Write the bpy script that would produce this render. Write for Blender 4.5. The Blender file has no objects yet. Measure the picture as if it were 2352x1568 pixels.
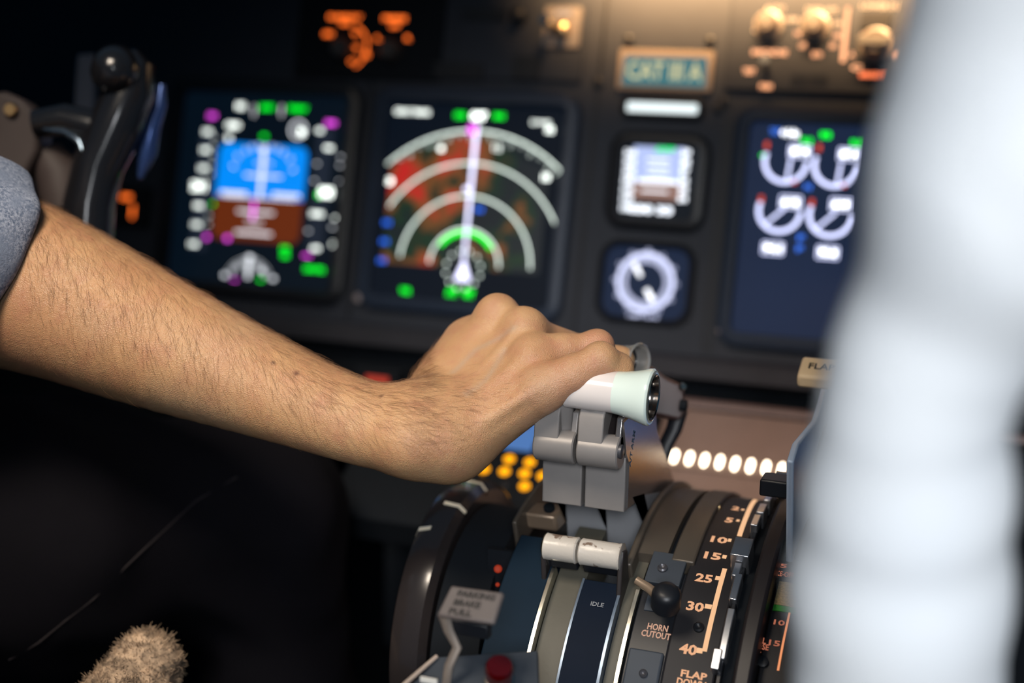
import bpy, bmesh, math, random
import numpy as np
from mathutils import Vector, Matrix, noise
random.seed(7)
S = bpy.context.scene
COL = S.collection
V = Vector

# ------------------------------------------------------------------ camera
FPX, CX, CY = 3267.0, 1176.0, 784.0
CAM = V((0.11089, -1.20432, 1.18067))
CR = V((0.93824908, 0.34553157, 0.01722183))      # right
CD = V((0.09283604, -0.20350634, -0.97466232))    # down
CF = V((-0.33327185, 0.91607483, -0.22301742))    # forward
cd = bpy.data.cameras.new('camera')
cam = bpy.data.objects.new('camera', cd)
COL.objects.link(cam)
cam.matrix_world = Matrix(((CR.x, -CD.x, -CF.x, CAM.x), (CR.y, -CD.y, -CF.y, CAM.y), (CR.z, -CD.z, -CF.z, CAM.z), (0, 0, 0, 1)))
cd.sensor_width = 36.0
cd.lens = FPX * 36.0 / 2352.0
cd.clip_start = 0.02
cd.dof.use_dof = True
cd.dof.focus_distance = 0.80
cd.dof.aperture_fstop = 2.75
S.camera = cam

# ------------------------------------------------------------------ world, lamps, exposure
S.view_settings.view_transform = 'Standard'
S.view_settings.look = 'None'
S.view_settings.gamma = 1.0
S.view_settings.use_curve_mapping = False
S.view_settings.exposure = 0.0
w = bpy.data.worlds.new('world')
S.world = w
w.use_nodes = True
w.node_tree.nodes['Background'].inputs[0].default_value = (0.10, 0.30, 0.52, 1)
w.node_tree.nodes['Background'].inputs[1].default_value = 0.14

def lamp(name, loc, target, size, power, color, size_y=None, spread=180):
    ld = bpy.data.lights.new(name, 'AREA')
    ld.shape = 'RECTANGLE'
    ld.size = size
    ld.size_y = size_y or size
    ld.energy = power
    ld.color = color
    ld.spread = math.radians(spread)
    o = bpy.data.objects.new(name, ld)
    COL.objects.link(o)
    o.location = loc
    o.rotation_euler = (V(target) - V(loc)).to_track_quat('-Z', 'Y').to_euler()
    return o
# added unseen area lamps: narrow key over the arm, fill aimed at the sleeve
lamp('arm_key', (-0.36, -1.03, 1.72), (-0.33, -0.46, 0.93), 0.30, 1.05, (1.0, 0.86, 0.70), spread=50)
lamp('sleeve_fill', (0.36, -1.85, 1.48), (0.12, -0.84, 1.06), 0.35, 0.95, (0.94, 0.965, 1.0), spread=34)
lamp('glareshield_flood', (-0.07, -0.055, 1.300), (-0.07, 0.052, 1.215), 0.42, 3.6, (1.0, 0.57, 0.25), 0.02, spread=75)
lamp('pedestal_flood', (-0.03, -0.24, 1.06), (-0.06, -0.2, 0.86), 0.12, 0.12, (1.0, 0.62, 0.42), 0.03, spread=120)

# ------------------------------------------------------------------ measuring helpers (metres in the flight deck's own frame)
ANG = math.radians(14)
P0 = V((-0.45, 0.0, 1.10))                        # top left corner of the navigation display on the panel
UP = V((0, math.sin(ANG), math.cos(ANG)))
NF = V((0, math.cos(ANG), -math.sin(ANG)))
EX = V((1, 0, 0))

def ray(x, y): return CF + CR * ((x - CX) / FPX) + CD * ((y - CY) / FPX)
def at(x, y, d): return CAM + ray(x, y) * d
def onX(x, y, X0):
    r = ray(x, y); return CAM + r * ((X0 - CAM.x) / r.x)
def onplane(x, y, p, n):
    r = ray(x, y); return CAM + r * ((p - CAM).dot(n) / r.dot(n))
def uv(x, y):
    p = onplane(x, y, P0, NF) - P0; return p.x, -p.dot(UP)
def PW(u, v, h=0.0): return P0 + EX * u - UP * v - NF * h
DY, DZ, DR = -0.3826, 0.7304, 0.1582                # axis and radius of the throttle quadrant
def DP(x, th, r=DR):
    t = math.radians(th); return V((x, DY - r * math.cos(t), DZ + r * math.sin(t)))
def drum(x, y, R=DR):
    d = ray(x, y); a = d.y**2 + d.z**2; oy, oz = CAM.y - DY, CAM.z - DZ
    b = 2 * (oy * d.y + oz * d.z); c = oy * oy + oz * oz - R * R; q = max(b * b - 4 * a * c, 0)
    P = CAM + d * ((-b - math.sqrt(q)) / (2 * a))
    return P.x, math.degrees(math.atan2(P.z - DZ, -(P.y - DY)))

# ------------------------------------------------------------------ materials
MATS = {}
def mat(name, col, rough=0.5, metal=0.0, emit=0.0, var=0.12, scale=60.0, bump=0.0, bscale=300.0, coat=0.0, sss=0.0, trans=0.0, spec=0.5):
    if name in MATS: return MATS[name]
    m = bpy.data.materials.new(name); m.use_nodes = True
    nt = m.node_tree; N = nt.nodes; L = nt.links
    b = N['Principled BSDF']
    tc = N.new('ShaderNodeTexCoord')
    nz = N.new('ShaderNodeTexNoise'); nz.inputs['Scale'].default_value = scale; nz.inputs['Detail'].default_value = 4
    L.new(tc.outputs['Object'], nz.inputs['Vector'])
    mx = N.new('ShaderNodeMix'); mx.data_type = 'RGBA'
    L.new(nz.outputs['Fac'], mx.inputs['Factor'])
    mx.inputs['A'].default_value = (*[c * (1 - var) for c in col], 1)
    mx.inputs['B'].default_value = (*[min(1, c * (1 + var)) for c in col], 1)
    if emit > 0:
        spec = min(spec, .12)
        b.inputs['Base Color'].default_value = (0.01, 0.01, 0.01, 1)
        L.new(mx.outputs['Result'], b.inputs['Emission Color'])
        b.inputs['Emission Strength'].default_value = emit
    else:
        L.new(mx.outputs['Result'], b.inputs['Base Color'])
    b.inputs['Roughness'].default_value = rough
    b.inputs['Metallic'].default_value = metal
    b.inputs['Coat Weight'].default_value = coat
    b.inputs['Specular IOR Level'].default_value = spec
    b.inputs['Coat Roughness'].default_value = 0.08
    b.inputs['Transmission Weight'].default_value = trans
    if sss: 
        b.inputs['Subsurface Weight'].default_value = sss
    if bump > 0:
        n2 = N.new('ShaderNodeTexNoise'); n2.inputs['Scale'].default_value = bscale; n2.inputs['Detail'].default_value = 5
        L.new(tc.outputs['Object'], n2.inputs['Vector'])
        bp = N.new('ShaderNodeBump'); bp.inputs['Strength'].default_value = bump; bp.inputs['Distance'].default_value = 0.001
        L.new(n2.outputs['Fac'], bp.inputs['Height']); L.new(bp.outputs['Normal'], b.inputs['Normal'])
    MATS[name] = m
    return m
def glow(name, col, s): return mat('glow_' + name, col, emit=s, var=0.04)

PANEL = mat('panel_paint', (0.022, 0.026, 0.036), 0.6, bump=0.15, spec=.25)
BEZEL = mat('bezel_plastic', (0.020, 0.030, 0.052), 0.45, spec=.3)
BLACK = mat('black_plastic', (0.008, 0.009, 0.012), 0.4, spec=.35)
MATTE = mat('matte_black', (0.004, 0.006, 0.009), 0.8, spec=.2)
GREYP = mat('grey_enamel', (0.040, 0.048, 0.060), 0.55, bump=0.1, spec=.25)
WHITE = glow('white', (0.85, 0.92, 0.86), 4.2)
WLINE = glow('white_line', (0.75, 0.86, 0.78), 2.3)
LILAC = glow('lilac', (0.72, 0.72, 1.0), 2.6)
GREEN = glow('green', (0.0, 0.9, 0.02), 2.0)
MAGENTA = glow('magenta', (0.9, 0.08, 0.9), 2.0)
BLUEDOT = glow('blue', (0.02, 0.15, 0.95), 1.6)
DIM = glow('dim_white', (0.6, 0.62, 0.75), 1.0)
AMBER = glow('amber', (1.0, 0.37, 0.0), 1.9)
ORANGE = glow('orange_legend', (1.0, 0.16, 0.02), 2.2)
PEACH = glow('peach_legend', (1.0, 0.42, 0.20), 2.0)
SCALE = glow('scale_legend', (1.0, 0.50, 0.27), 0.85)

# ------------------------------------------------------------------ mesh helpers
class MB:
    def __init__(s): s.bm = bmesh.new()
    def poly(s, pts, flip=False):
        vs = [s.bm.verts.new(p) for p in pts]
        if flip: vs.reverse()
        try: return s.bm.faces.new(vs)
        except ValueError: return None
    def prism(s, pts, vec):
        """closed polygon pts swept by vec"""
        vec = V(vec); a = [s.bm.verts.new(p) for p in pts]; b = [s.bm.verts.new(V(p) + vec) for p in pts]
        n = len(a); s.bm.faces.new(a[::-1]); s.bm.faces.new(b)
        for i in range(n): s.bm.faces.new((a[i], a[(i + 1) % n], b[(i + 1) % n], b[i]))
        return s
    def box(s, c, ax, ay, az):
        """c centre; ax, ay, az half-extent vectors"""
        c, ax, ay, az = V(c), V(ax), V(ay), V(az)
        return s.prism([c - ax - ay - az, c + ax - ay - az, c + ax + ay - az, c - ax + ay - az], az * 2)
    def loft(s, rings, cap=True, close=True):
        R = [[s.bm.verts.new(p) for p in r] for r in rings]; n = len(R[0])
        for i in range(len(R) - 1):
            for j in range(n if close else n - 1):
                s.bm.faces.new((R[i][j], R[i][(j + 1) % n], R[i + 1][(j + 1) % n], R[i + 1][j]))
        if cap:
            s.bm.faces.new(R[0][::-1]); s.bm.faces.new(R[-1])
        return s
    def tube(s, path, rad, n=12, flat=1.0, ref=None):
        path = [V(p) for p in path]
        if not isinstance(rad, (list, tuple)): rad = [rad] * len(path)
        rings = []; prev = None
        for i, p in enumerate(path):
            t = (path[min(i + 1, len(path) - 1)] - path[max(i - 1, 0)]).normalized()
            if prev is None:
                a = V(ref) if ref is not None else (V((0, 0, 1)) if abs(t.z) < 0.9 else V((1, 0, 0)))
            else: a = prev
            a = (a - t * a.dot(t)).normalized(); prev = a; b = t.cross(a)
            rings.append([p + a * (math.cos(q) * rad[i]) + b * (math.sin(q) * rad[i] * flat) for q in [2 * math.pi * k / n for k in range(n)]])
        return s.loft(rings)
    def lathe(s, o, axis, prof, n=28, cap=True):
        """prof: list of (distance along axis, radius)"""
        o, axis = V(o), V(axis).normalized()
        a = V((0, 0, 1)) if abs(axis.z) < 0.9 else V((1, 0, 0))
        a = (a - axis * a.dot(axis)).normalized(); b = axis.cross(a)
        return s.loft([[o + axis * d + (a * math.cos(2 * math.pi * k / n) + b * math.sin(2 * math.pi * k / n)) * max(r, 1e-5) for k in range(n)] for d, r in prof], cap)
    def build(s, name, m, parent=None, smooth=False, bevel=0.0, seg=2, sub=0):
        bmesh.ops.remove_doubles(s.bm, verts=s.bm.verts, dist=1e-7)
        bmesh.ops.recalc_face_normals(s.bm, faces=s.bm.faces)
        me = bpy.data.meshes.new(name); s.bm.to_mesh(me); s.bm.free()
        me.materials.append(m)
        o = bpy.data.objects.new(name, me); COL.objects.link(o)
        if parent is not None:
            o.parent = parent; o.matrix_parent_inverse = parent.matrix_world.inverted()
        if bevel:
            b = o.modifiers.new('b', 'BEVEL'); b.width = bevel; b.segments = seg; b.limit_method = 'ANGLE'; b.angle_limit = math.radians(35)
        if sub:
            b = o.modifiers.new('s', 'SUBSURF'); b.levels = sub; b.render_levels = sub
        if smooth or bevel or sub:
            me.polygons.foreach_set('use_smooth', [True] * len(me.polygons))
            if not sub and not smooth == 'all':
                try: me.set_sharp_from_angle(angle=math.radians(40))
                except Exception: pass
        return o

def thing(name, loc, label, cat, group=None):
    o = bpy.data.objects.new(name, None); COL.objects.link(o); o.location = loc
    o.matrix_world = Matrix.Translation(V(loc)); o.empty_display_size = 0.01
    return tag(o, label, cat, group)
def tag(o, label, cat, group=None, kind=None):
    o['label'] = label; o['category'] = cat
    if group: o['group'] = group
    if kind: o['kind'] = kind
    return o
def structure(o): o['kind'] = 'structure'; return o

def text(mb, s, org, xd, yd, h, wid=None, bold=0.0, align='C'):
    """adds the glyphs of s, cap height h, centred on org, running along xd with yd upwards"""
    cu = bpy.data.curves.new('t', 'FONT'); cu.body = s; cu.size = 1.0; cu.offset = bold; cu.resolution_u = 2
    ob = bpy.data.objects.new('t', cu); COL.objects.link(ob)
    dg = bpy.context.evaluated_depsgraph_get(); me = bpy.data.meshes.new_from_object(ob.evaluated_get(dg))
    bpy.data.objects.remove(ob)
    co = [v.co.copy() for v in me.vertices]
    if not co: return
    x0, x1 = min(c.x for c in co), max(c.x for c in co); y0, y1 = min(c.y for c in co), max(c.y for c in co)
    sc = h / (y1 - y0); sx = sc if wid is None else wid / (x1 - x0)
    cxx = {'C': (x0 + x1) / 2, 'L': x0, 'R': x1}[align]; cyy = (y0 + y1) / 2
    if callable(org): vs = [mb.bm.verts.new(org((c.x - cxx) * sx, (c.y - cyy) * sc)) for c in co]
    else:
        org, xd, yd = V(org), V(xd), V(yd)
        vs = [mb.bm.verts.new(org + xd * ((c.x - cxx) * sx) + yd * ((c.y - cyy) * sc)) for c in co]
    for p in me.polygons:
        try: mb.bm.faces.new([vs[i] for i in p.vertices])
        except ValueError: pass
    bpy.data.meshes.remove(me)

# panel drawing helpers: pixel marks on the photograph turned into panel millimetres
K = 0.00039                                        # metres on the panel per photograph pixel
def ptext(mb, s, x, y, hpx, wpx=None, h=0.003, bold=0.0, perp=0.0):
    u, v = uv(x, y)
    text(mb, s, PW(u, v, h), EX, UP, hpx * K, wpx * K if wpx else None, bold)
def prect(mb, x, y, wpx, hpx, h=0.0028, r=0.0):
    u, v = uv(x, y); a, b = wpx * K / 2, hpx * K / 2
    mb.poly(rr(u, v, a, b, r, h))
def rr(u, v, a, b, r, h, n=5):
    if r <= 0: return [PW(u - a, v + b, h), PW(u + a, v + b, h), PW(u + a, v - b, h), PW(u - a, v - b, h)]
    pts = []
    for (sx, sy, a0) in ((1, 1, 0), (-1, 1, 90), (-1, -1, 180), (1, -1, 270)):
        for k in range(n + 1):
            q = math.radians(a0 + 90 * k / n)
            pts.append(PW(u + sx * (a - r) + r * math.cos(q), v + sy * (b - r) + r * math.sin(q), h))
    return pts
def parc(mb, u0, v0, r, a0, a1, wd, h=0.003, n=40):
    """arc, angles in degrees clockwise from straight up"""
    for k in range(n):
        q0, q1 = [math.radians(a0 + (a1 - a0) * (k + j) / n) for j in (0, 1)]
        mb.poly([PW(u0 + math.sin(q) * R_, v0 - math.cos(q) * R_, h) for q, R_ in ((q0, r - wd / 2), (q1, r - wd / 2), (q1, r + wd / 2), (q0, r + wd / 2))])
def pline(mb, u0, v0, u1, v1, w0, w1=None, h=0.003):
    w1 = w1 or w0; d = V((u1 - u0, v1 - v0)).normalized(); n = V((-d.y, d.x))
    mb.poly([PW(u0 + n.x * w0 / 2, v0 + n.y * w0 / 2, h), PW(u1 + n.x * w1 / 2, v1 + n.y * w1 / 2, h), PW(u1 - n.x * w1 / 2, v1 - n.y * w1 / 2, h), PW(u0 - n.x * w0 / 2, v0 - n.y * w0 / 2, h)])
def pslab(u0, v0, u1, v1, h0, h1, r=0.0):
    mb = MB(); pts = rr((u0 + u1) / 2, (v0 + v1) / 2, (u1 - u0) / 2, (v1 - v0) / 2, r, h0)
    mb.prism(pts, -NF * (h1 - h0)); return mb
def pframe(u0, v0, u1, v1, w_, h0, h1, r=0.006):
    """raised frame, inner opening u0..u1, rails w_ wide, front edge rounded"""
    mb = MB(); cu, cv, a, b = (u0 + u1) / 2, (v0 + v1) / 2, (u1 - u0) / 2, (v1 - v0) / 2
    R = []
    for e, hh in ((0, h0), (0, h1 - 0.002), (0.002, h1), (w_ - 0.004, h1), (w_ - 0.001, h1 - 0.002), (w_, h0)):
        R.append(rr(cu, cv, a + e, b + e, r + e, hh))
    mb.loft(R, cap=False); return mb
def screws(parent, pts, r=0.0035, h0=0.0, h1=0.0025, m=None):
    for (u, v) in pts:
        MB().lathe(PW(u, v, h0), -NF, [(0, r), (h1, r), (h1 + 0.0008, r * 0.7)], 12).build('screw', m or BLACK, parent, True)
def display(label, u0, v0, u1, v1, name='display_unit', bez=0.013, scrm=None, bm_=BEZEL, h1=0.010):
    t = thing(name, PW((u0 + u1) / 2, v1, 0), label, 'display')
    pframe(u0, v0, u1, v1, bez, 0.0005, h1).build('bezel', bm_, t, True)
    pslab(u0 - 0.001, v0 - 0.001, u1 + 0.001, v1 + 0.001, 0.0005, 0.002).build('screen', scrm, t)
    return t

# ------------------------------------------------------------------ setting
structure(MB().box((-0.3, -1.0, -0.02), (1.6, 0, 0), (0, 1.7, 0), (0, 0, 0.02)).build('floor', MATTE))
structure(MB().box((-0.3, 0.42, 0.8), (1.6, 0, 0), (0, 0.02, 0), (0, 0, 0.85)).build('wall_front', MATTE))
structure(MB().box((-1.55, -0.7, 0.8), (0.02, 0, 0), (0, 1.3, 0), (0, 0, 0.85)).build('wall_left', MATTE))

# main instrument panel: one slab with its lip and lower rails
panel = thing('instrument_panel', PW(0.1, 0.21, -0.02), 'dark grey main instrument panel carrying all the lit displays', 'instrument panel')
pslab(-0.75, -0.235, 0.75, 0.205, -0.02, 0.0, 0.0).build('face_plate', PANEL, panel, bevel=0.002)
mb = MB(); pl = [(0.205, 0.0), (0.205, 0.018), (0.209, 0.022), (0.222, 0.020), (0.226, 0.0), (0.222, -0.03), (0.205, -0.03)]
mb.prism([PW(-0.75, v, h) for v, h in pl], EX * 1.5).build('lower_lip', mat('lip_plastic', (0.030, 0.030, 0.036), 0.5, spec=.3), panel, True)
mb = MB(); mb.prism([PW(-0.75, v, h) for v, h in [(0.226, -0.03), (0.226, -0.005), (0.33, -0.03), (0.33, -0.06)]], EX * 1.5).build('under_panel', MATTE, panel)
u_, v_ = uv(1700, 905)
mb = MB(); mb.tube([PW(0.20, 0.245, 0.012), PW(0.75, 0.245, 0.012)], 0.006, 12).build('foot_rail', mat('rail_brown', (0.13, 0.085, 0.08), 0.45), panel, True)
MB().prism([V((-1.2, y, z)) for y, z in [(-.12, 1.345), (-.13, 1.36), (-.12, 1.38), (.12, 1.40), (.30, 1.38), (.30, 1.32), (.08, 1.33)]], EX * 2.0).build('glareshield', MATTE, panel, bevel=.004)  # unseen hood, added to block light above the panel
# seams between the panel modules
for i, (u, v0, v1) in enumerate([(-0.229, -0.02, 0.2), (-0.021, -0.02, 0.2), (0.197, -0.17, 0.2), (0.312, -0.17, 0.2), (0.318, 0.0, 0.2)]):
    pslab(u - 0.0012, v0, u + 0.0012, v1, 0.0, 0.0012).build('seam', BLACK, panel)
screws(panel, [(u, v) for u, v in [uv(1375, 190), uv(1445, 92), uv(1632, 95), uv(1665, 235), uv(1650, 250), uv(830, 683), uv(1660, 755)]], 0.004, 0, 0.003)
screws(panel, [uv(831, 685), uv(1661, 758)], 0.0038, 0.003, 0.0055, mat('screw_grey', (0.28, 0.24, 0.25), 0.4))

# ---------------------------------------------------------------- primary flight display
SCR = mat('screen_glass', (0.0010, 0.0045, 0.010), 0.35, emit=1.0, var=0.3, scale=4)
pfd = display('flight display with blue sky and brown ground horizon between two number tapes', -0.217, -0.004, -0.040, 0.178, scrm=SCR, bm_=BLACK)
def mbp(fn, name, m, par):
    mb = MB(); fn(mb); o = mb.build(name, m, par); return o
HU0, HV0 = uv(509, 328); HU1 = uv(712, 336)[0]; HVm = uv(598, 456)[1]; HV1 = uv(588, 555)[1]
def f(mb):
    c, a = (HU0 + HU1) / 2, (HU1 - HU0) / 2
    pts = rr(c, (HV0 + HVm) / 2, a, (HVm - HV0) / 2, 0.009, 0.0025)
    # square the bottom corners
    pts = [PW(HU1, HVm, .0025) if i < 6 else (PW(HU0, HVm, .0025) if i < 12 else p) for i, p in enumerate(pts)]
    q = [pts[5], pts[6]] + pts[12:]
    mb.poly(q)
mbp(f, 'sky_field', glow('sky', (0.0, 0.27, 1.0), 1.0), pfd)
def f(mb):
    c, a = (HU0 + HU1) / 2, (HU1 - HU0) / 2
    pts = rr(c, (HV1 + HVm) / 2, a, (HV1 - HVm) / 2, 0.009, 0.0025)
    mb.poly(pts[:12] + [PW(HU0, HVm, .0025), PW(HU1, HVm, .0025)])
mbp(f, 'ground_field', glow('ground', (0.13, 0.022, 0.004), 1.0), pfd)
def f(mb):
    for x, y, s in [(480, 303, '260'), (475, 345, '240'), (470, 387, '220'), (460, 473, '180'), (455, 516, '160'), (448, 561, '140'),
                    (738, 301, '00'), (758, 341, '400'), (731, 492, '29800'), (728, 571, '600'), (768, 561, '2')]:
        ptext(mb, s, x, y, 10, 6 * len(s) + 4, bold=0.02)
    ptext(mb, '201', 460, 428, 22, 40, bold=0.03); ptext(mb, '000', 752, 443, 26, 36, bold=0.04)
    ptext(mb, 'N1', 556, 245, 14, 20, bold=0.03)
    ptext(mb, 'CMD', 539, 289, 12, 38, bold=0.02); ptext(mb, '50', 529, 318, 12, 14, bold=0.02); ptext(mb, 'R', 698, 305, 16, 16, bold=0.05)
    for y in (314, 335, 357, 379, 401, 495, 516): prect(mb, 494 - (y - 314) * .06, y, 7, 1.5)
    a = uv(770, 503); b = uv(800, 484); pline(mb, *a, *b, 0.0016)
mbp(f, 'white_figures', WHITE, pfd)
def f(mb):
    for x, y, w_, hh in [(587, 256, 4, 26), (650, 256, 4, 26)]: prect(mb, x, y, w_, hh)
    prect(mb, 610, 376, 46, 2.6); prect(mb, 608, 405, 100, 4.6); prect(mb, 590, 488, 100, 5.5); prect(mb, 587, 511, 44, 4.5); prect(mb, 585, 536, 100, 6)
    prect(mb, 540, 445, 74, 7.5); prect(mb, 660, 450, 74, 7.5)
    prect(mb, 598, 456, 200, 3)
    a = uv(612, 335); b = uv(600, 455); pline(mb, *a, *b, 0.0032)
    ptext(mb, 'v', 609, 350, 18, 20, bold=0.05)
    c = uv(603, 432); 
    for dg in (-45, -30, -20, -10, 10, 20, 30, 45):
        q = math.radians(dg); r = 0.0375
        pline(mb, c[0] + math.sin(q) * r, c[1] - math.cos(q) * r, c[0] + math.sin(q) * (r + .005), c[1] - math.cos(q) * (r + .005), 0.0013)
    for dg in (-60, 60):
        q = math.radians(dg); r = 0.035; pline(mb, c[0] + math.sin(q) * r, c[1] - math.cos(q) * r, c[0] + math.sin(q) * (r + .004), c[1] - math.cos(q) * (r + .004), 0.0015)
mbp(f, 'pitch_ladder', glow('ladder', (0.8, 0.8, 0.85), 1.6), pfd)
def f(mb):
    parc(mb, *uv(688, 299), 0.0075, 0, 360, 0.0016)
    for x, y in [(731, 377), (711, 531), (786, 361), (784, 381), (783, 417), (789, 453), (766, 523), (725, 416)]: prect(mb, x, y, 9, 4)
    c = uv(572, 655)
    parc(mb, *c, 0.026, -60, 60, 0.0004)
    for k in range(-6, 7):
        q = math.radians(k * 10); pline(mb, c[0] + math.sin(q) * .019, c[1] - math.cos(q) * .019, c[0] + math.sin(q) * .024, c[1] - math.cos(q) * .024, 0.0010)
    prect(mb, 574, 620, 9, 40); prect(mb, 577, 592, 16, 10)
    for x, y in [(520, 632), (605, 622), (630, 640)]: prect(mb, x, y, 12, 9)
mbp(f, 'dim_scales', glow('dim2', (0.72, 0.75, 0.8), 1.9), pfd)
def f(mb):
    ptext(mb, 'LNAV', 617, 248, 13, 38, bold=0.06); ptext(mb, 'VNAV', 687, 251, 13, 52, bold=0.06)
    prect(mb, 610, 314, 14, 8); ptext(mb, '00', 735, 448, 16, 10, bold=0.06); prect(mb, 492, 469, 8, 6)
    ptext(mb, '29.92', 725, 619, 13, 54, bold=0.06); ptext(mb, '10', 658, 572, 12, 20, bold=0.08); ptext(mb, '25', 658, 587, 12, 20, bold=0.08); prect(mb, 602, 643, 12, 6)
mbp(f, 'green_figures', GREEN, pfd)
def f(mb):
    ptext(mb, '230', 491, 267, 12, 22, bold=0.05); ptext(mb, '3000', 763, 284, 12, 28, bold=0.05)
    prect(mb, 478, 545, 10, 10); prect(mb, 526, 548, 12, 10, 0.003); prect(mb, 708, 588, 20, 5); prect(mb, 542, 643, 16, 3)
    a = uv(588, 462); b = uv(584, 505); pline(mb, *a, *b, 0.0025, h=0.0034)
mbp(f, 'magenta_figures', MAGENTA, pfd)
for x_ in (471, 738): mbp(lambda mb: prect(mb, x_, 435, 44, 300, 0.0024), 'tape_field', glow('tape', (0.012, 0.018, 0.032), 1.0), pfd)

# ---------------------------------------------------------------- navigation display
SCR2 = mat('screen_glass_nav', (0.0008, 0.0038, 0.010), 0.35, emit=1.0, var=0.4, scale=5)
nd = display('navigation display with white range arcs over red and green terrain patches', 0.0, -0.002, 0.172, 0.176, scrm=SCR2)
C4 = uv(1067, 612)
RR = [abs(uv(1083, 527)[1] - C4[1]), abs(uv(1078, 451)[1] - C4[1]), abs(uv(1090, 376)[1] - C4[1]), abs(uv(1095, 302)[1] - C4[1])]
def f(mb):
    for r_, a0, a1 in ((RR[0], -88, 88), (RR[1], -86, 88), (RR[2], -58, 62), (RR[3], -44, 46)): parc(mb, *C4, r_, a0, a1, 0.0016)
    for k in range(-8, 10):
        q = math.radians(k * 5 + 2); L_ = 0.008 if k % 2 else 0.005
        pline(mb, C4[0] + math.sin(q) * RR[3], C4[1] - math.cos(q) * RR[3], C4[0] + math.sin(q) * (RR[3] - L_), C4[1] - math.cos(q) * (RR[3] - L_), 0.0009)
    for k in range(12):
        q = math.radians(k * 30 + 15); prect_u(mb, C4[0] + math.sin(q) * .017, C4[1] + .003 - math.cos(q) * .017, .0012, .0012)
def prect_u(mb, u, v, a, b, h=0.003): mb.poly(rr(u, v, a, b, 0, h))
mbp(f, 'range_arcs', WLINE, nd)
def f(mb):
    pline(mb, C4[0], C4[1] - 0.002, *uv(1098, 290), 0.0022, 0.0036, 0.0032)
    a = uv(1066, 630); mb.poly([PW(a[0], a[1] - .014, .0032), PW(a[0] + .008, a[1] + .006, .0032), PW(a[0] - .008, a[1] + .006, .0032)])
    prect(mb, 1075, 435, 14, 10)
mbp(f, 'track_line', LILAC, nd)
def f(mb):
    ptext(mb, '087', 1103, 269, 20, 38, bold=0.05, h=0.0035); ptext(mb, 'GS412 TAS436', 950, 258, 12, 88, bold=0.01); ptext(mb, 'DME', 1245, 283, 8, 44); ptext(mb, '32', 1265, 299, 14, 18, bold=0.04)
    ptext(mb, '6', 1016, 341, 14, 14, bold=0.05); ptext(mb, '12', 1145, 340, 14, 18, bold=0.0); ptext(mb, '3', 899, 417, 15, 15, bold=0.05); ptext(mb, '15', 1257, 408, 15, 17, bold=0.05)
mbp(f, 'white_figures', WHITE, nd)
def f(mb):
    ptext(mb, 'HDG', 1060, 266, 14, 26, bold=0.06); ptext(mb, 'MAG', 1149, 268, 14, 26, bold=0.06)
    ptext(mb, 'VOR', 934, 668, 14, 26, bold=0.08); ptext(mb, 'ARPT', 1040, 672, 18, 26, bold=0.10); ptext(mb, 'WPT', 1078, 675, 18, 26, bold=0.10)
    parc(mb, C4[0], C4[1], RR[0] - 0.0035, -55, 55, 0.0035)
mbp(f, 'green_figures', GREEN, nd)
def f(mb):
    for x, y in [(892, 512), (886, 555), (880, 599), (1103, 482)]: ptext(mb, 'N', x, y, 11, 18, bold=0.08)
mbp(f, 'blue_figures', BLUEDOT, nd)
def f(mb):
    u, v = uv(1088, 300); prect_u(mb, u, v, .004, .004, .0033)
mbp(f, 'magenta_marker', MAGENTA, nd)
# terrain picture
tm = bpy.data.materials.new('terrain_radar'); tm.use_nodes = True; nt = tm.node_tree; N = nt.nodes; L = nt.links
tc = N.new('ShaderNodeTexCoord'); n1 = N.new('ShaderNodeTexNoise'); n1.inputs['Scale'].default_value = 26; n1.inputs['Detail'].default_value = 6; n1.inputs['Roughness'].default_value = 0.6
sp = N.new('ShaderNodeSeparateXYZ'); L.new(tc.outputs['Object'], sp.inputs[0]); L.new(tc.outputs['Object'], n1.inputs['Vector'])
mm = N.new('ShaderNodeMath'); mm.operation = 'MULTIPLY_ADD'; L.new(sp.outputs['X'], mm.inputs[0]); mm.inputs[1].default_value = -1.3; mm.inputs[2].default_value = -0.30 - 0.45 * 2.6 + 0.52
# x runs from -0.45 to -0.28: more red towards its start
mm.inputs[2].default_value = -0.4745 - 0.045
ad = N.new('ShaderNodeMath'); ad.operation = 'ADD'; L.new(mm.outputs[0], ad.inputs[0]); L.new(n1.outputs['Fac'], ad.inputs[1])
cr = N.new('ShaderNodeValToRGB'); e = cr.color_ramp.elements
e[0].position = 0.40; e[0].color = (0.0, 0.004, 0.008, 1); e[1].position = 0.64; e[1].color = (0.40, 0.008, 0.006, 1)
for p_, c_ in ((0.455, (0.0, 0.022, 0.006, 1)), (0.49, (0.004, 0.008, 0.004, 1)), (0.53, (0.10, 0.042, 0.008, 1)), (0.585, (0.17, 0.04, 0.008, 1))):
    q_ = e.new(p_); q_.color = c_
L.new(ad.outputs[0], cr.inputs[0]); b = N['Principled BSDF']; b.inputs['Base Color'].default_value = (0.01, 0.01, 0.01, 1)
L.new(cr.outputs[0], b.inputs['Emission Color']); b.inputs['Emission Strength'].default_value = 1.25
def f(mb):
    pts = [PW(C4[0] + math.sin(math.radians(a)) * RR[3] * .96, C4[1] - math.cos(math.radians(a)) * RR[3] * .96, .0024) for a in range(-42, 44, 4)]
    mb.poly([PW(0.008, C4[1] + .002, .0024)] + [PW(.008, pts[0].dot(-UP) - P0.dot(-UP), .0024)] + pts + [PW(.160, .05, .0024), PW(.160, C4[1] + .002, .0024)])
mbp(f, 'terrain_picture', tm, nd)

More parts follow.
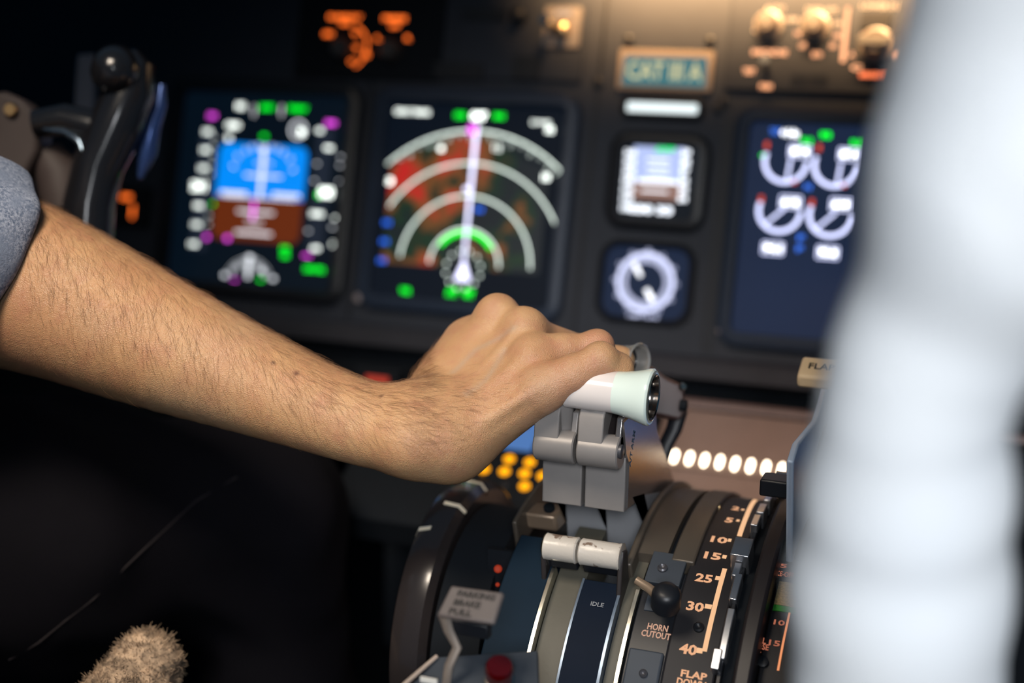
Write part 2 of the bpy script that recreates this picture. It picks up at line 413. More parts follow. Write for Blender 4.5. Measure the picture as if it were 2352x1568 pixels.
# ---------------------------------------------------------------- engine display
SCR3 = mat('screen_glass_engine', (0.009, 0.019, 0.052), 0.35, emit=0.9, var=0.6, scale=5)
D0 = uv(1727, 284)
ed = display('engine display with four white round gauges on dark blue screen', D0[0], 0.003, D0[0] + 0.172, 0.180, scrm=SCR3)
K2 = 0.000365
def gauge(mb, x, y, ndl):
    c = uv(x, y); r = 0.0175
    parc(mb, *c, r, 90, 290, 0.0034, n=30)
    q = math.radians(ndl); pline(mb, c[0] + .004, c[1] - .002, c[0] + math.sin(q) * r, c[1] - math.cos(q) * r, 0.0022)
def f(mb):
    gauge(mb, 1806, 371, 172); gauge(mb, 1921, 380, 172); gauge(mb, 1792, 484, 222); gauge(mb, 1909, 494, 222)
    for x, y in [(1838, 349), (1952, 356), (1817, 465), (1933, 471), (1776, 571), (1902, 581)]:
        u, v = uv(x, y); parcbox(mb, u, v, .0085, .0048)
def parcbox(mb, u, v, a, b):
    for s_ in (-1, 1):
        mb.poly(rr(u, v + s_ * b, a, .0006, 0, .0032)); mb.poly(rr(u + s_ * a, v, .0006, b, 0, .0032))
mbp(f, 'gauge_dials', glow('dial', (0.62, 0.66, 1.0), 2.0), ed)
def f(mb):
    for x, y, s in [(1838, 349, '87.4'), (1952, 356, '87.4'), (1817, 465, '612'), (1933, 471, '609'), (1776, 571, '94.1'), (1902, 581, '93.8'), (1815, 307, '+14c')]:
        ptext(mb, s, x, y, 17, 38, bold=0.05)
mbp(f, 'white_figures', glow('edw', (0.9, 0.92, 1.0), 3.6), ed)
def f(mb):
    for x, y, s in [(1897, 312, '93'), (1854, 325, '91.0'), (1968, 330, '91.0')]: ptext(mb, s, x, y, 15, 24, bold=0.06)
    prect(mb, 1752, 358, 6, 6)
mbp(f, 'green_figures', GREEN, ed)
def f(mb):
    for x, y, s in [(1857, 430, 'N'), (1841, 547, 'F'), (1838, 572, 'F')]: ptext(mb, s, x, y, 13, 14, bold=0.05)
    ptext(mb, 'TAT', 1782, 303, 13, 22, bold=0.05)
mbp(f, 'blue_figures', glow('edblue', (0.05, 0.2, 0.95), 1.3), ed)
def f(mb):
    for x, y in [(1763, 335), (1883, 341), (1750, 458), (1866, 466)]: prect(mb, x, y, 8, 14, 0.0034)
    for x, y in [(1826, 420), (1940, 428)]: prect(mb, x, y, 8, 6, 0.0034)
mbp(f, 'red_limits', glow('limit', (1.0, 0.10, 0.03), 1.0), ed)

# ---------------------------------------------------------------- centre column: placard, lit strip, standby display, clock
A_, B_ = uv(1427, 114), uv(1634, 214)
cat = thing('category_placard', PW((A_[0] + B_[0]) / 2, B_[1], 0), 'teal CAT III A placard with tan border above the lit white strip', 'sign')
pslab(A_[0], A_[1], B_[0], B_[1], 0, 0.004, 0.002).build('border', mat('placard_border', (0.22, 0.17, 0.13), 0.5), cat, bevel=.0006)
pslab(A_[0] + .005, A_[1] + .006, B_[0] - .005, B_[1] - .004, 0.004, 0.0048).build('plate', mat('placard_teal', (0.045, 0.20, 0.24), 0.5, emit=0.85), cat)
mb = MB(); text(mb, 'CAT III A', PW((A_[0] + B_[0]) / 2, (A_[1] + B_[1]) / 2 + .001, .0053), EX, UP, .0155, .066, 0.015); mb.build('lettering', glow('placard_text', (0.78, 0.72, 0.38), 0.95), cat)
A_, B_ = uv(1434, 224), uv(1613, 275)
st = thing('annunciator_strip', PW(A_[0], B_[1], 0), 'bright white lit strip directly below the teal placard', 'indicator light')
pframe(A_[0] + .004, A_[1] + .004, B_[0] - .004, B_[1] - .004, 0.006, 0, 0.006, 0.002).build('frame', BLACK, st, True)
pslab(A_[0] + .003, A_[1] + .003, B_[0] - .003, B_[1] - .003, 0.0005, 0.003).build('lens', glow('strip', (0.86, 0.97, 1.0), 1.25), st)
A_, B_ = uv(1441, 337), uv(1584, 499)
sb = display('small square standby display glowing pale blue, between placard and clock', A_[0] - .003, A_[1] - .003, B_[0] + .003, B_[1] + .003, 'standby_display', 0.011, SCR, BLACK, 0.009)
mbp(lambda mb: prect(mb, 1514, 380, 118, 80, 0.0026), 'sky_field', glow('sbsky', (0.50, 0.60, 1.0), 1.0), sb)
mbp(lambda mb: prect(mb, 1510, 440, 118, 38, 0.0026), 'ground_field', glow('sbgnd', (0.30, 0.17, 0.14), 1.0), sb)
def f(mb):
    for k in range(7):
        y = 352 + k * 21; ptext(mb, '%d' % (240 - 20 * k), 1450 - k * 1.6, y, 14, 26, bold=0.06)
        if k < 6: ptext(mb, '%d' % (29 - k), 1578 - k * 1.8, y, 14, 20, bold=0.06)
    for y in (368, 385, 402): prect(mb, 1514, y, 50, 3)
    ptext(mb, '030 33', 1495, 482, 18, 100, bold=0.06); prect(mb, 1512, 418, 90, 7); prect(mb, 1505, 440, 60, 3)
mbp(f, 'white_figures', glow('sbw', (0.85, 0.9, 1.0), 2.2), sb)
mbp(lambda mb: ptext(mb, 'APP', 1530, 345, 12, 48, bold=0.06, h=.0036), 'green_figures', glow('sbgr', (0.0, 0.75, 0.15), 1.6), sb)
cc = uv(1484, 648)
ck = thing('clock', PW(cc[0], cc[1] + .034, 0), 'round clock dial with ring of white numerals and two hands', 'clock')
A_, B_ = uv(1397, 562), uv(1572, 738)
pframe(A_[0], A_[1], B_[0], B_[1], 0.006, 0, 0.007, 0.012).build('bezel', BLACK, ck, True)
pslab(A_[0], A_[1], B_[0], B_[1], 0.0002, 0.0015, 0.010).build('dial', mat('clock_dial', (0.006, 0.018, 0.055), 0.4, emit=0.8), ck)
def f(mb):
    parc(mb, *cc, 0.0240, 0, 360, 0.0036, 0.0025, 60)
    for k in range(60):
        q = math.radians(6 * k); pline(mb, cc[0] + math.sin(q) * .0165, cc[1] - math.cos(q) * .0165, cc[0] + math.sin(q) * .021, cc[1] - math.cos(q) * .0225, .0010, h=.0025)
    for k, s in enumerate(['60', '5', '10', '15', '20', '25', '30', '35', '40', '45', '50', '55']):
        q = math.radians(30 * k); text(mb, s, PW(cc[0] + math.sin(q) * .0272, cc[1] - math.cos(q) * .0272, .0025), EX, UP, .0034, bold=0.0)
    ptext(mb, 'GMT 14:25', 1478, 728, 12, 70, h=.0025, bold=.03)
mbp(f, 'numeral_ring', glow('clockw', (0.66, 0.70, 1.0), 1.5), ck)
def f(mb):
    pline(mb, *uv(1474, 635), *uv(1459, 605), .0035, h=.004)
mbp(f, 'hand', glow('hand', (0.9, 0.92, 1.0), 2.2), ck)
def f(mb):
    pline(mb, *uv(1487, 665), *uv(1502, 692), .0042, h=.004)
mbp(f, 'hand', glow('hand', (0.9, 0.92, 1.0), 2.2), ck)

# ---------------------------------------------------------------- selector panel, upper right
sel = thing('selector_panel', PW(*uv(1880, 235), 0), 'upper selector panel with orange backlit legends and pale knobs above engine display', 'control panel')
A_, B_ = uv(1690, -60), uv(2095, 222)
pslab(A_[0], A_[1], B_[0], B_[1], 0.0, 0.004, 0.002).build('plate', PANEL, sel, bevel=.001)
def f(mb):
    for x, y, s, w_ in [(1782, 22, 'AUTO', 42), (1889, 26, 'DISPLAYS', 66), (2025, 18, 'LOWER DU', 84), (1820, 48, 'NORM', 26), (1925, 57, 'ON', 16), (1740, 72, 'ON', 14)]:
        ptext(mb, s, x, y, 11, w_, h=.0046, bold=0.04)
mbp(f, 'legend', glow('legend_top', (1.0, 0.52, 0.24), 2.6), sel)
def f(mb):
    for x, y, s, w_ in [(1770, 123, 'MODE', 76), (1834, 80, 'N', 12), (1845, 108, 'OFF', 14), (1878, 128, 'BOTH', 20), (1914, 108, 'ON', 14), (1930, 84, 'ALT', 28), (1958, 128, 'A', 12), (2064, 130, 'B', 14), (1723, 166, 'TEST', 26), (1761, 201, 'PUSH', 26), (1968, 158, 'C', 22)]:
        ptext(mb, s, x, y, 12, w_, h=.0046, bold=0.05)
    prect(mb, 2016, 80, 6, 14, .0046); prect(mb, 1983, 86, 5, 12, .0046); prect(mb, 2050, 92, 5, 12, .0046)
    a = uv(1949, 20); b = uv(1937, 145); pline(mb, *a, *b, .0035, h=.0046)
mbp(f, 'legend', PEACH, sel)
mbp(lambda mb: ptext(mb, 'BRIGHT', 2007, 175, 11, 56, h=.0046, bold=0.05), 'legend', glow('legend_red', (1.0, 0.20, 0.07), 2.0), sel)
KN = mat('pale_knob', (0.20, 0.17, 0.15), 0.35)
for x, y in [(1768, 62), (1875, 65)]:
    u, v = uv(x, y)
    k = MB().lathe(PW(u, v, .004), -NF, [(0, .0125), (.003, .0125), (.004, .0095), (.014, .0085), (.016, .007)], 24).build('knob', KN, sel, True)
    MB().box(PW(u, v - .003, .0205), EX * .0015, UP * .006, NF * .001).build('pointer', WHITE if False else mat('pointer', (0.32, 0.30, 0.27), 0.4), k)
u, v = uv(2015, 108)
k = MB().lathe(PW(u, v, .004), -NF, [(0, .015), (.004, .0145), (.005, .0115), (.015, .0105), (.017, .009)], 24).build('knob', KN, sel, True)
MB().box(PW(u, v, .0215), EX * .0135, UP * .004, NF * .002).build('grip_bar', mat('pointer', (0.32, 0.30, 0.27), 0.4), k, bevel=.001)
u, v = uv(2015, 52); pslab(u - .012, v - .007, u + .012, v + .006, .004, .007, .001).build('window', BLACK, sel)
u, v = uv(1762, 160)
MB().tube([PW(u, v, .004), PW(u + .001, v - .004, .022)], [.0028, .0042], 12).build('toggle', mat('steel', (0.55, 0.6, 0.6), 0.25, 1.0), sel, True)
for x in (1838, 1882): 
    u, v = uv(x, 185); pslab(u - .007, v - .004, u + .007, v + .004, .004, .005).build('label_window', BLACK, sel)
# second selector panel, upper left
sel2 = thing('selector_panel', PW(*uv(850, 180), 0), 'upper panel with deep orange legends and dark knobs above the flight display', 'control panel')
A_, B_ = uv(700, -50), uv(1010, 190)
pslab(A_[0], A_[1], B_[0], B_[1], 0.0, 0.003, 0.002).build('plate', MATTE, sel2, bevel=.001)
def f(mb):
    for x, y, s, w_ in [(797, 42, 'RUNWAY', 88), (797, 55, 'HDG', 28), (910, 45, 'FREEZE', 60), (910, 62, 'OFF', 24), (758, 80, 'MN', 24), (820, 80, 'V', 18), (873, 90, 'L', 14), (941, 90, 'R', 14), (823, 113, 'T', 20), (845, 128, '55', 18), (812, 143, 'O', 16)]:
        ptext(mb, s, x, y, 11, w_, h=.0036, bold=0.05)
    c = uv(800, 110); parc(mb, *c, .021, 20, 150, .0015, .0036)
mbp(f, 'legend', ORANGE, sel2)
for x, y in [(795, 115), (905, 120)]:
    MB().lathe(PW(*uv(x, y), .003), -NF, [(0, .010), (.012, .009), (.014, .007)], 20).build('knob', mat('dark_knob', (0.05, 0.04, 0.035), .4), sel2, True)
# toggle switch panel in the middle
sw = thing('switch_panel', PW(*uv(1290, 120), 0), 'small grey switch plate with bright toggle left of the placard, near top', 'control panel')
A_, B_ = uv(1060, 10), uv(1335, 190)
pslab(A_[0], A_[1], B_[0], B_[1], 0.0, 0.003, 0.002).build('plate', PANEL, sw, bevel=.001)
A2, B2 = uv(1258, 18), uv(1332, 112)
pslab(A2[0], A2[1], B2[0], B2[1], 0.003, 0.005, 0.002).build('placard', mat('switch_placard', (0.16, 0.14, 0.13), .5), sw)
mbp(lambda mb: ptext(mb, 'ARM', 1298, 32, 12, 40, h=.0056, bold=.04), 'legend', glow('arm', (0.85, 0.6, 0.42), .9), sw)
MB().tube([PW(*uv(1275, 70), .005), PW(*uv(1270, 60), .025)], [.003, .005], 12).build('toggle', mat('steel', (0.55, 0.6, 0.6), 0.25, 1.0), sw, True)
MB().lathe(PW(*uv(1298, 74), .005), -NF, [(0, .006), (.008, .006), (.010, .003)], 14).build('button', mat('brass', (0.6, 0.4, 0.2), 0.3, 1.0), sw, True)
MB().lathe(PW(*uv(1197, 42), .003), -NF, [(0, .007), (.010, .006), (.012, .003)], 14).build('button', BLACK, sw, True)
for x0, y0, x1, y1 in [(1005, 145, 1110, 185), (1185, 130, 1240, 185), (1070, 22, 1165, 50)]:
    a, b = uv(x0, y0), uv(x1, y1); pslab(a[0], a[1], b[0], b[1], .003, .006, .001).build('window', BLACK, sw)
# lit L-shaped legend on the far left of the panel
lg = thing('lit_legend_plate', PW(*uv(300, 520), 0), 'small plate with glowing orange L-shaped legend beside the control yoke', 'control panel')
A_, B_ = uv(262, 425), uv(345, 525)
pslab(A_[0], A_[1], B_[0], B_[1], 0.0, 0.003, 0.002).build('plate', MATTE, lg)
def f(mb):
    ptext(mb, 'OFF', 294, 454, 13, 32, h=.0036, bold=.06); ptext(mb, 'I', 309, 487, 32, 7, h=.0036, bold=.06)
mbp(f, 'legend', ORANGE, lg)

# ================================================================ forward pedestal with lamps and control display unit
FP_A, FP_B = V((0, -0.10, 0.868)), V((0, -0.172, 0.830))
FD = (FP_B - FP_A).normalized(); FN = EX.cross(FD).normalized()
if FN.z < 0: FN = -FN
def FPW(x, s, h=0.0): return V((x, FP_A.y, FP_A.z)) + FD * s + FN * h
def fpl(x, y, h=0.0):
    p = onplane(x, y, FP_A + FN * h, FN); return p.x, (p - V((p.x, FP_A.y, FP_A.z))).dot(FD)
def fslab(x0, s0, x1, s1, h0, h1): return MB().box(FPW((x0 + x1) / 2, (s0 + s1) / 2, (h0 + h1) / 2), EX * abs(x1 - x0) / 2, FD * abs(s1 - s0) / 2, FN * abs(h1 - h0) / 2)
fp = thing('forward_pedestal', FPW(-0.06, 0.12, -0.02), 'brown sloping pedestal panel below the main instrument panel holding the lamp row', 'pedestal panel')
fslab(-0.155, -0.004, 0.10, 0.16, -0.03, 0.0).build('face_plate', mat('pedestal_brown', (0.19, 0.135, 0.115), 0.55, bump=0.1), fp, bevel=.002)
fslab(-0.40, 0.002, -0.157, 0.16, -0.03, -0.002).build('side_plate', MATTE, fp, bevel=.002)
mb = MB().box((-0.13, -0.07, 0.74), (0.28, 0, 0), (0, 0.03, 0), (0, 0, 0.125)); mb.build('housing', MATTE, fp)
LAMP = glow('lamp_warm', (1.0, 0.80, 0.58), 9.0)
row = thing('lamp_row', FPW(-0.08, 0.075, 0), 'row of glowing warm white lamps on the brown pedestal panel behind the drum', 'indicator light')
xa, sa = fpl(1515, 1050); xb, sb_ = fpl(1796, 1081)
fslab(xa - .006, (sa + sb_) / 2 - .011, xb + .006, (sa + sb_) / 2 + .011, 0.0, 0.0012).build('lamp_strip', mat('pedestal_brown2', (0.17, 0.12, 0.10), .5), row)
for k in range(9):
    t_ = k / 8; x_, s_ = xa + (xb - xa) * t_, (sa + sb_) / 2
    mb = MB(); pts = []
    for j in range(20):
        q = 2 * math.pi * j / 20; pts.append(FPW(x_ + .0019 * math.cos(q), s_ + .0030 * math.sin(q) + (.0030 if math.sin(q) > 0 else -.0030), .001))
    mb.prism(pts, FN * .002); mb.build('lamp', LAMP, row, True)
cdr = thing('control_display_unit', FPW(0.02, 0.10, 0), 'second keypad unit with amber keys, mostly hidden behind the flap lever and white sleeve', 'keypad')
fslab(-0.027, 0.012, 0.095, 0.15, -0.0, 0.005).build('face_plate', MATTE, cdr, bevel=.001)
fslab(-0.018, .015, 0.07, .050, 0.005, 0.006).build('screen', glow('cduscr', (0.10, 0.25, 0.62), .75), cdr)
for k in range(12): MB().lathe(FPW(-.016 + .014 * (k % 6), .062 + .012 * (k // 6), .005), FN, [(0, .0040), (.0008, .0040), (.0012, .0034)], 16).build('key', AMBER, cdr, True)
cdu = thing('control_display_unit', FPW(-0.24, 0.10, 0), 'keypad unit with round amber lit keys and blue screen below the wrist', 'keypad')
fslab(-0.31, 0.012, -0.162, 0.15, -0.002, 0.003).build('face_plate', MATTE, cdu, bevel=.001)
xa, sa = fpl(1160, 1022); xb, sb_ = fpl(1222, 1040)
fslab(xa, .025, xb, sb_ + .002, 0.003, 0.004).build('screen', glow('cduscr', (0.10, 0.25, 0.62), .75), cdu)
for x, y in [(1170, 1055), (1217, 1062), (1112, 1078), (1159, 1083), (1205, 1088), (1205, 1117), (1247, 1094), (1160, 1111)]:
    x_, s_ = fpl(x, y, .003)
    MB().lathe(FPW(x_, s_, .003), FN, [(0, .0043), (.0008, .0043), (.0012, .0036)], 16).build('key', AMBER if y != 1111 else BLACK, cdu, True)

# ================================================================ throttle quadrant
def arcband(mb, x0, x1, r0, r1, t0, t1, n=48):
    rings = []
    for k in range(n + 1):
        t = t0 + (t1 - t0) * k / n
        rings.append([DP(x0, t, r0), DP(x1, t, r0), DP(x1, t, r1), DP(x0, t, r1)])
    mb.loft(rings); return mb
tq = thing('throttle_quadrant', (-0.08, DY, DZ - 0.14), 'curved grey throttle quadrant drum with slots and lit flap scale', 'throttle quadrant')
mb = MB(); arcband(mb, -0.2050, -0.0915, 0.03, 0.090, -40, 185); mb.build('core', MATTE, tq, True)
mb = MB(); arcband(mb, -0.0895, 0.0250, 0.03, 0.138, -40, 185); mb.build('core', MATTE, tq, True)
BLUEG = mat('blue_grey_cover', (0.007, 0.016, 0.028), 0.6, spec=.06)
OLIVE = mat('olive_slot_wall', (0.075, 0.070, 0.055), 0.5, bump=.1, spec=.3)
BRONZ = mat('bronze_cover', (0.085, 0.070, 0.055), 0.42, 0.3)
RIM = mat('bare_metal_edge', (0.62, 0.60, 0.52), 0.25, 1.0)
NAVY = mat('navy_strip', (0.004, 0.008, 0.017), 0.55, spec=.06)
SCP = mat('scale_plate', (0.016, 0.015, 0.017), 0.5, spec=.25)
arcband(MB(), -0.1585, -0.1316, 0.1332, 0.1582, 30, 68).build('left_cover', BLUEG, tq, True, bevel=.001)
arcband(MB(), -0.1287, -0.1115, 0.1221, 0.1526, 25, 76).build('slot_wall', OLIVE, tq, True)
arcband(MB(), -0.1310, -0.1290, 0.1332, 0.1604, 25, 60).build('slot_rim', RIM, tq, True)
arcband(MB(), -0.1110, -0.0871, 0.1332, 0.1593, 25, 58).build('idle_strip', NAVY, tq, True, bevel=.0006)
arcband(MB(), -0.1112, -0.1099, 0.1332, 0.1598, 25, 58).build('strip_edge', mat('blue_steel', (0.12, 0.16, 0.22), .3, .6), tq, True)
arcband(MB(), -0.0886, -0.0870, 0.1332, 0.1598, 25, 58).build('strip_edge', mat('blue_steel', (0.12, 0.16, 0.22), .3, .6), tq, True)
arcband(MB(), -0.0866, -0.0788, 0.1221, 0.1526, 25, 70).build('slot_wall', OLIVE, tq, True)
arcband(MB(), -0.0786, -0.0766, 0.1332, 0.1610, 25, 57).build('slot_rim', RIM, tq, True)
arcband(MB(), -0.0764, -0.0533, 0.1332, 0.1571, 25, 64).build('right_cover', BLACK, tq, True, bevel=.001)
arcband(MB(), -0.0744, -0.0549, 0.1571, 0.1598, 25, 44.5).build('grey_cover', GREYP, tq, True, bevel=.0015)
arcband(MB(), -0.0760, -0.0555, 0.1571, 0.1604, 59.5, 68).build('grey_cover', GREYP, tq, True, bevel=.0015)
arcband(MB(), -0.0721, -0.0566, 0.1567, 0.1582, 53.2, 58).build('grey_cover', GREYP, tq, True, bevel=.001)
# ridged upper bands round the thrust lever slots
arcband(MB(), -0.0888, -0.0849, 0.1332, 0.1637, 62, 150).build('upper_rim', BRONZ, tq, True, bevel=.0012)
arcband(MB(), -0.0849, -0.0677, 0.1332, 0.1598, 67, 150).build('upper_band', BRONZ, tq, True)
arcband(MB(), -0.0677, -0.0644, 0.1332, 0.1554, 67, 150).build('upper_groove', MATTE, tq, True)
arcband(MB(), -0.0644, -0.0510, 0.1332, 0.1610, 66, 150).build('upper_band', BRONZ, tq, True, bevel=.001)
arcband(MB(), -0.0538, -0.0255, 0.1332, 0.1582, 25, 150).build('scale_plate', SCP, tq, True, bevel=.001)
mb = MB()
def dtext(mb, s, x, y, h, wid=None, bold=0.02, r=DR, dth=0):
    X_, T_ = drum(x, y, r)
    text(mb, s, lambda a, b: DP(X_ + a, T_ + dth + math.degrees(b / r), r + .0003), 0, 0, h, wid, bold)
for s, x, y, h in [('40', 1581, 1491, .0062), ('30', 1597, 1393, .0062), ('25', 1617, 1328, .0062), ('15', 1637, 1277, .0062), ('10', 1652, 1240, .0064), ('5', 1675, 1195, .0069), ('2', 1690, 1168, .0073)]:
    dtext(mb, s, x, y, h, .0098 if len(s) == 2 else .0047, .035)
dtext(mb, 'FLAP', 1594, 1550, .0040, .0144, .035); dtext(mb, 'DOWN', 1588, 1569, .0040, .0160, .035)
mb.build('scale_numerals', SCALE, tq)
mb = MB(); dtext(mb, 'HORN', 1511, 1441, .0040, .0117, .03, .1571); dtext(mb, 'CUTOUT', 1507, 1458, .0040, .0167, .03, .1571); mb.build('legend', glow('horn_text', (1.0, .55, .38), .6), tq)
mb = MB(); dtext(mb, 'IDLE', 1372, 1388, .0027, .0076, .02, .1598); mb.build('legend', glow('idle_text', (.7, .7, .72), .35), tq)
def dstrip(mb, pts, wd, r=DR):
    P = [drum(x, y, r) for x, y in pts]; n = 14; T = [p[1] for p in P]; 
    ss = [P[0]] + [None] * 0
    full = []
    for i in range(len(P) - 1):
        for k in range(n): full.append((P[i][0] + (P[i + 1][0] - P[i][0]) * k / n, P[i][1] + (P[i + 1][1] - P[i][1]) * k / n))
    full.append(P[-1])
    for i in range(len(full) - 1):
        (xa, ta), (xb, tb) = full[i], full[i + 1]
        mb.poly([DP(xa - wd / 2, ta, r + .0003), DP(xa + wd / 2, ta, r + .0003), DP(xb + wd / 2, tb, r + .0003), DP(xb - wd / 2, tb, r + .0003)])
mb = MB(); dstrip(mb, [(1618, 1496), (1640, 1400), (1665, 1306)], .0027); dstrip(mb, [(1698, 1232), (1715, 1185), (1736, 1148)], .0029)
for x, y, w_ in [(1607, 1494, 14), (1627, 1393, 16), (1650, 1328, 14), (1664, 1279, 10), (1676, 1241, 8), (1695, 1196, 8), (1706, 1171, 8)]:
    X_, T_ = drum(x, y); hw = w_ * .000122
    mb.poly([DP(X_ - hw, T_ - .55, DR + .0003), DP(X_ + hw, T_ - .55, DR + .0003), DP(X_ + hw, T_ + .55, DR + .0003), DP(X_ - hw, T_ + .55, DR + .0003)])
mb.build('scale_line', glow('scale_line', (1.0, 0.56, 0.30), .95), tq)
def dscrew(x, y, r=.0032, R=DR, m=BLACK):
    X_, T_ = drum(x, y, R); n = (DP(0, T_, 1) - DP(0, T_, 0)).normalized()
    MB().lathe(DP(X_, T_, R - .001), n, [(0, r), (.0022, r), (.003, r * .7), (.0022, r * .45), (.0018, .0003)], 16).build('screw', m, tq, True)
dscrew(1605, 1441, .0030); dscrew(1522, 1306, .0029, .1604, mat('dark_steel', (.08, .08, .09), .4, .5)); dscrew(1478, 1547, .0024, .1598, mat('dark_steel', (.08, .08, .09), .4, .5)); dscrew(1217, 1503, .0022); dscrew(1652, 1168, .0012, m=mat('brass', (0.6, 0.4, 0.2), 0.3, 1.0))
# left rear block and bronze bracket
c = at(1250, 1185, .885)
br = MB().box(c, EX * .012, V((0, .012, 0)), V((0, -.003, .006))); br.build('bracket', mat('bronze_bracket', (0.32, 0.23, 0.16), .35, .5), tq, bevel=.002)
MB().lathe(at(1262, 1168, .868), V((0, -.5, .86)), [(0, .0035), (.002, .0035)], 14).build('bracket_hole', MATTE, tq)
arcband(MB(), -0.1650, -0.1620, 0.140, 0.1640, 69, 112).build('left_rim', BRONZ, tq, True, bevel=.001)
MB().box((-.160, DY - .075, DZ - .02), EX * .004, V((0, .03, 0)), V((0, 0, .09))).build('inner_web', MATTE, tq)
# base cabinet of the pedestal under the drum
MB().box((-0.085, DY - .01, 0.32), (0.10, 0, 0), (0, .15, 0), (0, 0, .32)).build('pedestal_base', MATTE, tq, bevel=.004)

# ---- flap gate, its notched metal strip, black guard and trim indicator
fg = thing('flap_gate', DP(-.005, 30, .12), 'black curved flap gate with bright metal detent blocks right of the scale', 'flap gate')
arcband(MB(), -0.0239, -0.0211, 0.1332, 0.1626, 22, 140).build('gate_plate', BLACK, fg, True, bevel=.0006)
arcband(MB(), -0.0139, -0.0039, 0.1332, 0.1709, 22, 150).build('guard', mat('guard_dark', (.016, .012, .013), .45), fg, True, bevel=.002)
arcband(MB(), -0.0211, -0.0139, 0.1332, 0.1576, 22, 140).build('gate_slot', MATTE, fg, True)
STEEL = mat('detent_steel', (0.42, 0.43, 0.46), 0.28, 0.9)
for x, y, hw, ht, r0, r1 in [(1704, 1254, 0.0053, 2.6, 0.1554, 0.1715), (1692, 1306, 0.0022, 1.8, 0.1576, 0.1665), (1690, 1345, 0.0022, 3.2, 0.1576, 0.1665), (1668, 1452, 0.0021, 5.2, 0.1576, 0.1676), (1645, 1512, 0.0024, 2.0, 0.1576, 0.1687), (1736, 1192, 0.0022, 2.2, 0.1576, 0.1676), (1750, 1165, 0.0024, 2.2, 0.1576, 0.1687), (1663, 1492, 0.0020, 1.6, 0.1576, 0.1665), (1766, 1140, 0.0022, 2.4, 0.1576, 0.1676)]:
    X_, T_ = drum(x, y, r1); arcband(MB(), X_ - hw, X_ + hw, r0, r1, T_ - ht, T_ + ht, 6).build('detent_block', STEEL, fg, bevel=.0006)
c = onX(1790, 1115, -.009)
MB().box(c, EX * .010, V((0, .008, 0)), V((0, 0, .005))).build('end_stop', BLACK, fg, bevel=.0012)
MB().lathe(onX(1800, 1098, -.011), EX, [(-.004, .004), (.004, .004)], 14).build('roller', STEEL, fg, True)
MB().lathe(onX(1794, 1137, -.014), V((.3, -.8, .5)), [(0, .003), (.003, .002)], 12).build('screw', RIM, fg, True)
ti = thing('trim_indicator', DP(.02, 35, .12), 'stabilizer trim indicator plate with green band, right of the black guard', 'trim indicator')
arcband(MB(), -0.0033, 0.0244, 0.1332, 0.1554, 26, 110).build('plate', SCP, ti, True, bevel=.001)
def dband(name, m, y0, y1, xa=1752, xb=1815, r=.1556):
    a = drum(xa, y0, r)[1]; b = drum(xa, y1, r)[1]; X0 = -.0022; X1 = .0117
    arcband(MB(), X0, X1, r - .001, r + .0006, min(a, b), max(a, b), 8).build(name, m, ti)
dband('green_band', mat('green_paint', (0.02, 0.22, 0.015), .5), 1385, 1398)
dband('speckled_band', mat('speckled_gold', (0.34, 0.24, 0.10), .6, var=.9, scale=900), 1330, 1384)
mb = MB(); dtext(mb, 'APL', 1745, 1470, .0036, .0072, .02, .1556); dtext(mb, 'NOSE', 1746, 1484, .0036, .0095, .02, .1556); dtext(mb, 'UP', 1736, 1499, .0036, .0055, .02, .1556)
dtext(mb, '10', 1790, 1430, .0034, .006, .02, .1556); dtext(mb, '15', 1779, 1477, .0034, .006, .02, .1556); dtext(mb, '5', 1800, 1300, .0034, .004, .02, .1556); dtext(mb, 'TAKE-OFF', 1795, 1318, .0042, .014, .02, .1556)
mb.build('legend', glow('trim_text', (1.0, .30, .17), .42), ti)
mb = MB(); dstrip(mb, [(1787, 1540), (1800, 1470), (1815, 1400), (1832, 1345)], .0012, .1558); mb.build('pointer_line', glow('trim_line', (1.0, .35, .15), .9), ti)
X_, T_ = drum(1752, 1521, .1554); MB().lathe(DP(X_, T_, .1543), (DP(0, T_, 1) - DP(0, T_, 0)), [(0, .0032), (.003, .0032), (.0035, .002)], 14).build('screw', BLACK, ti, True)

# ---- left trim wheel
tw = thing('trim_handwheel', (-0.218, -.388, .10), 'large glossy black trim wheel with pale painted glints, left side of the quadrant', 'trim wheel')
GLB = mat('glossy_black', (0.022, 0.018, 0.018), 0.22, coat=.4)
TC = V((0, -.388, .79))
def WP(x, th, r): return V((x, TC.y - r * math.cos(math.radians(th)), TC.z + r * math.sin(math.radians(th))))
prof = [(-.232, .055), (-.232, .084), (-.229, .090), (-.220, .0935), (-.210, .0925), (-.206, .088), (-.206, .055)]
mb = MB(); R_ = []
for k in range(97):
    t = -90 + 360 * k / 96; R_.append([WP(x, t, r) for x, r in prof])
mb.loft(R_, cap=False, close=True); mb.build('rim', GLB, tw, True)
mb = MB(); mb.lathe((-.226, TC.y, TC.z), EX, [(0, .058), (.012, .058)], 48); mb.build('disc', MATTE, tw)
mb = MB(); mb.lathe((-.2045, TC.y - .004, TC.z - .002), EX, [(0, .082), (.030, .080)], 64); mb.build('guard', MATTE, tw, True)
MB().box((-.218, TC.y, .42), EX * .013, V((0, .02, 0)), V((0, 0, .32))).build('axle_stand', MATTE, tw)
GLINT = mat('ivory_glint', (0.9, 0.80, 0.62), .4)  # reflections on the wheel rim, put into the colour as pale strips
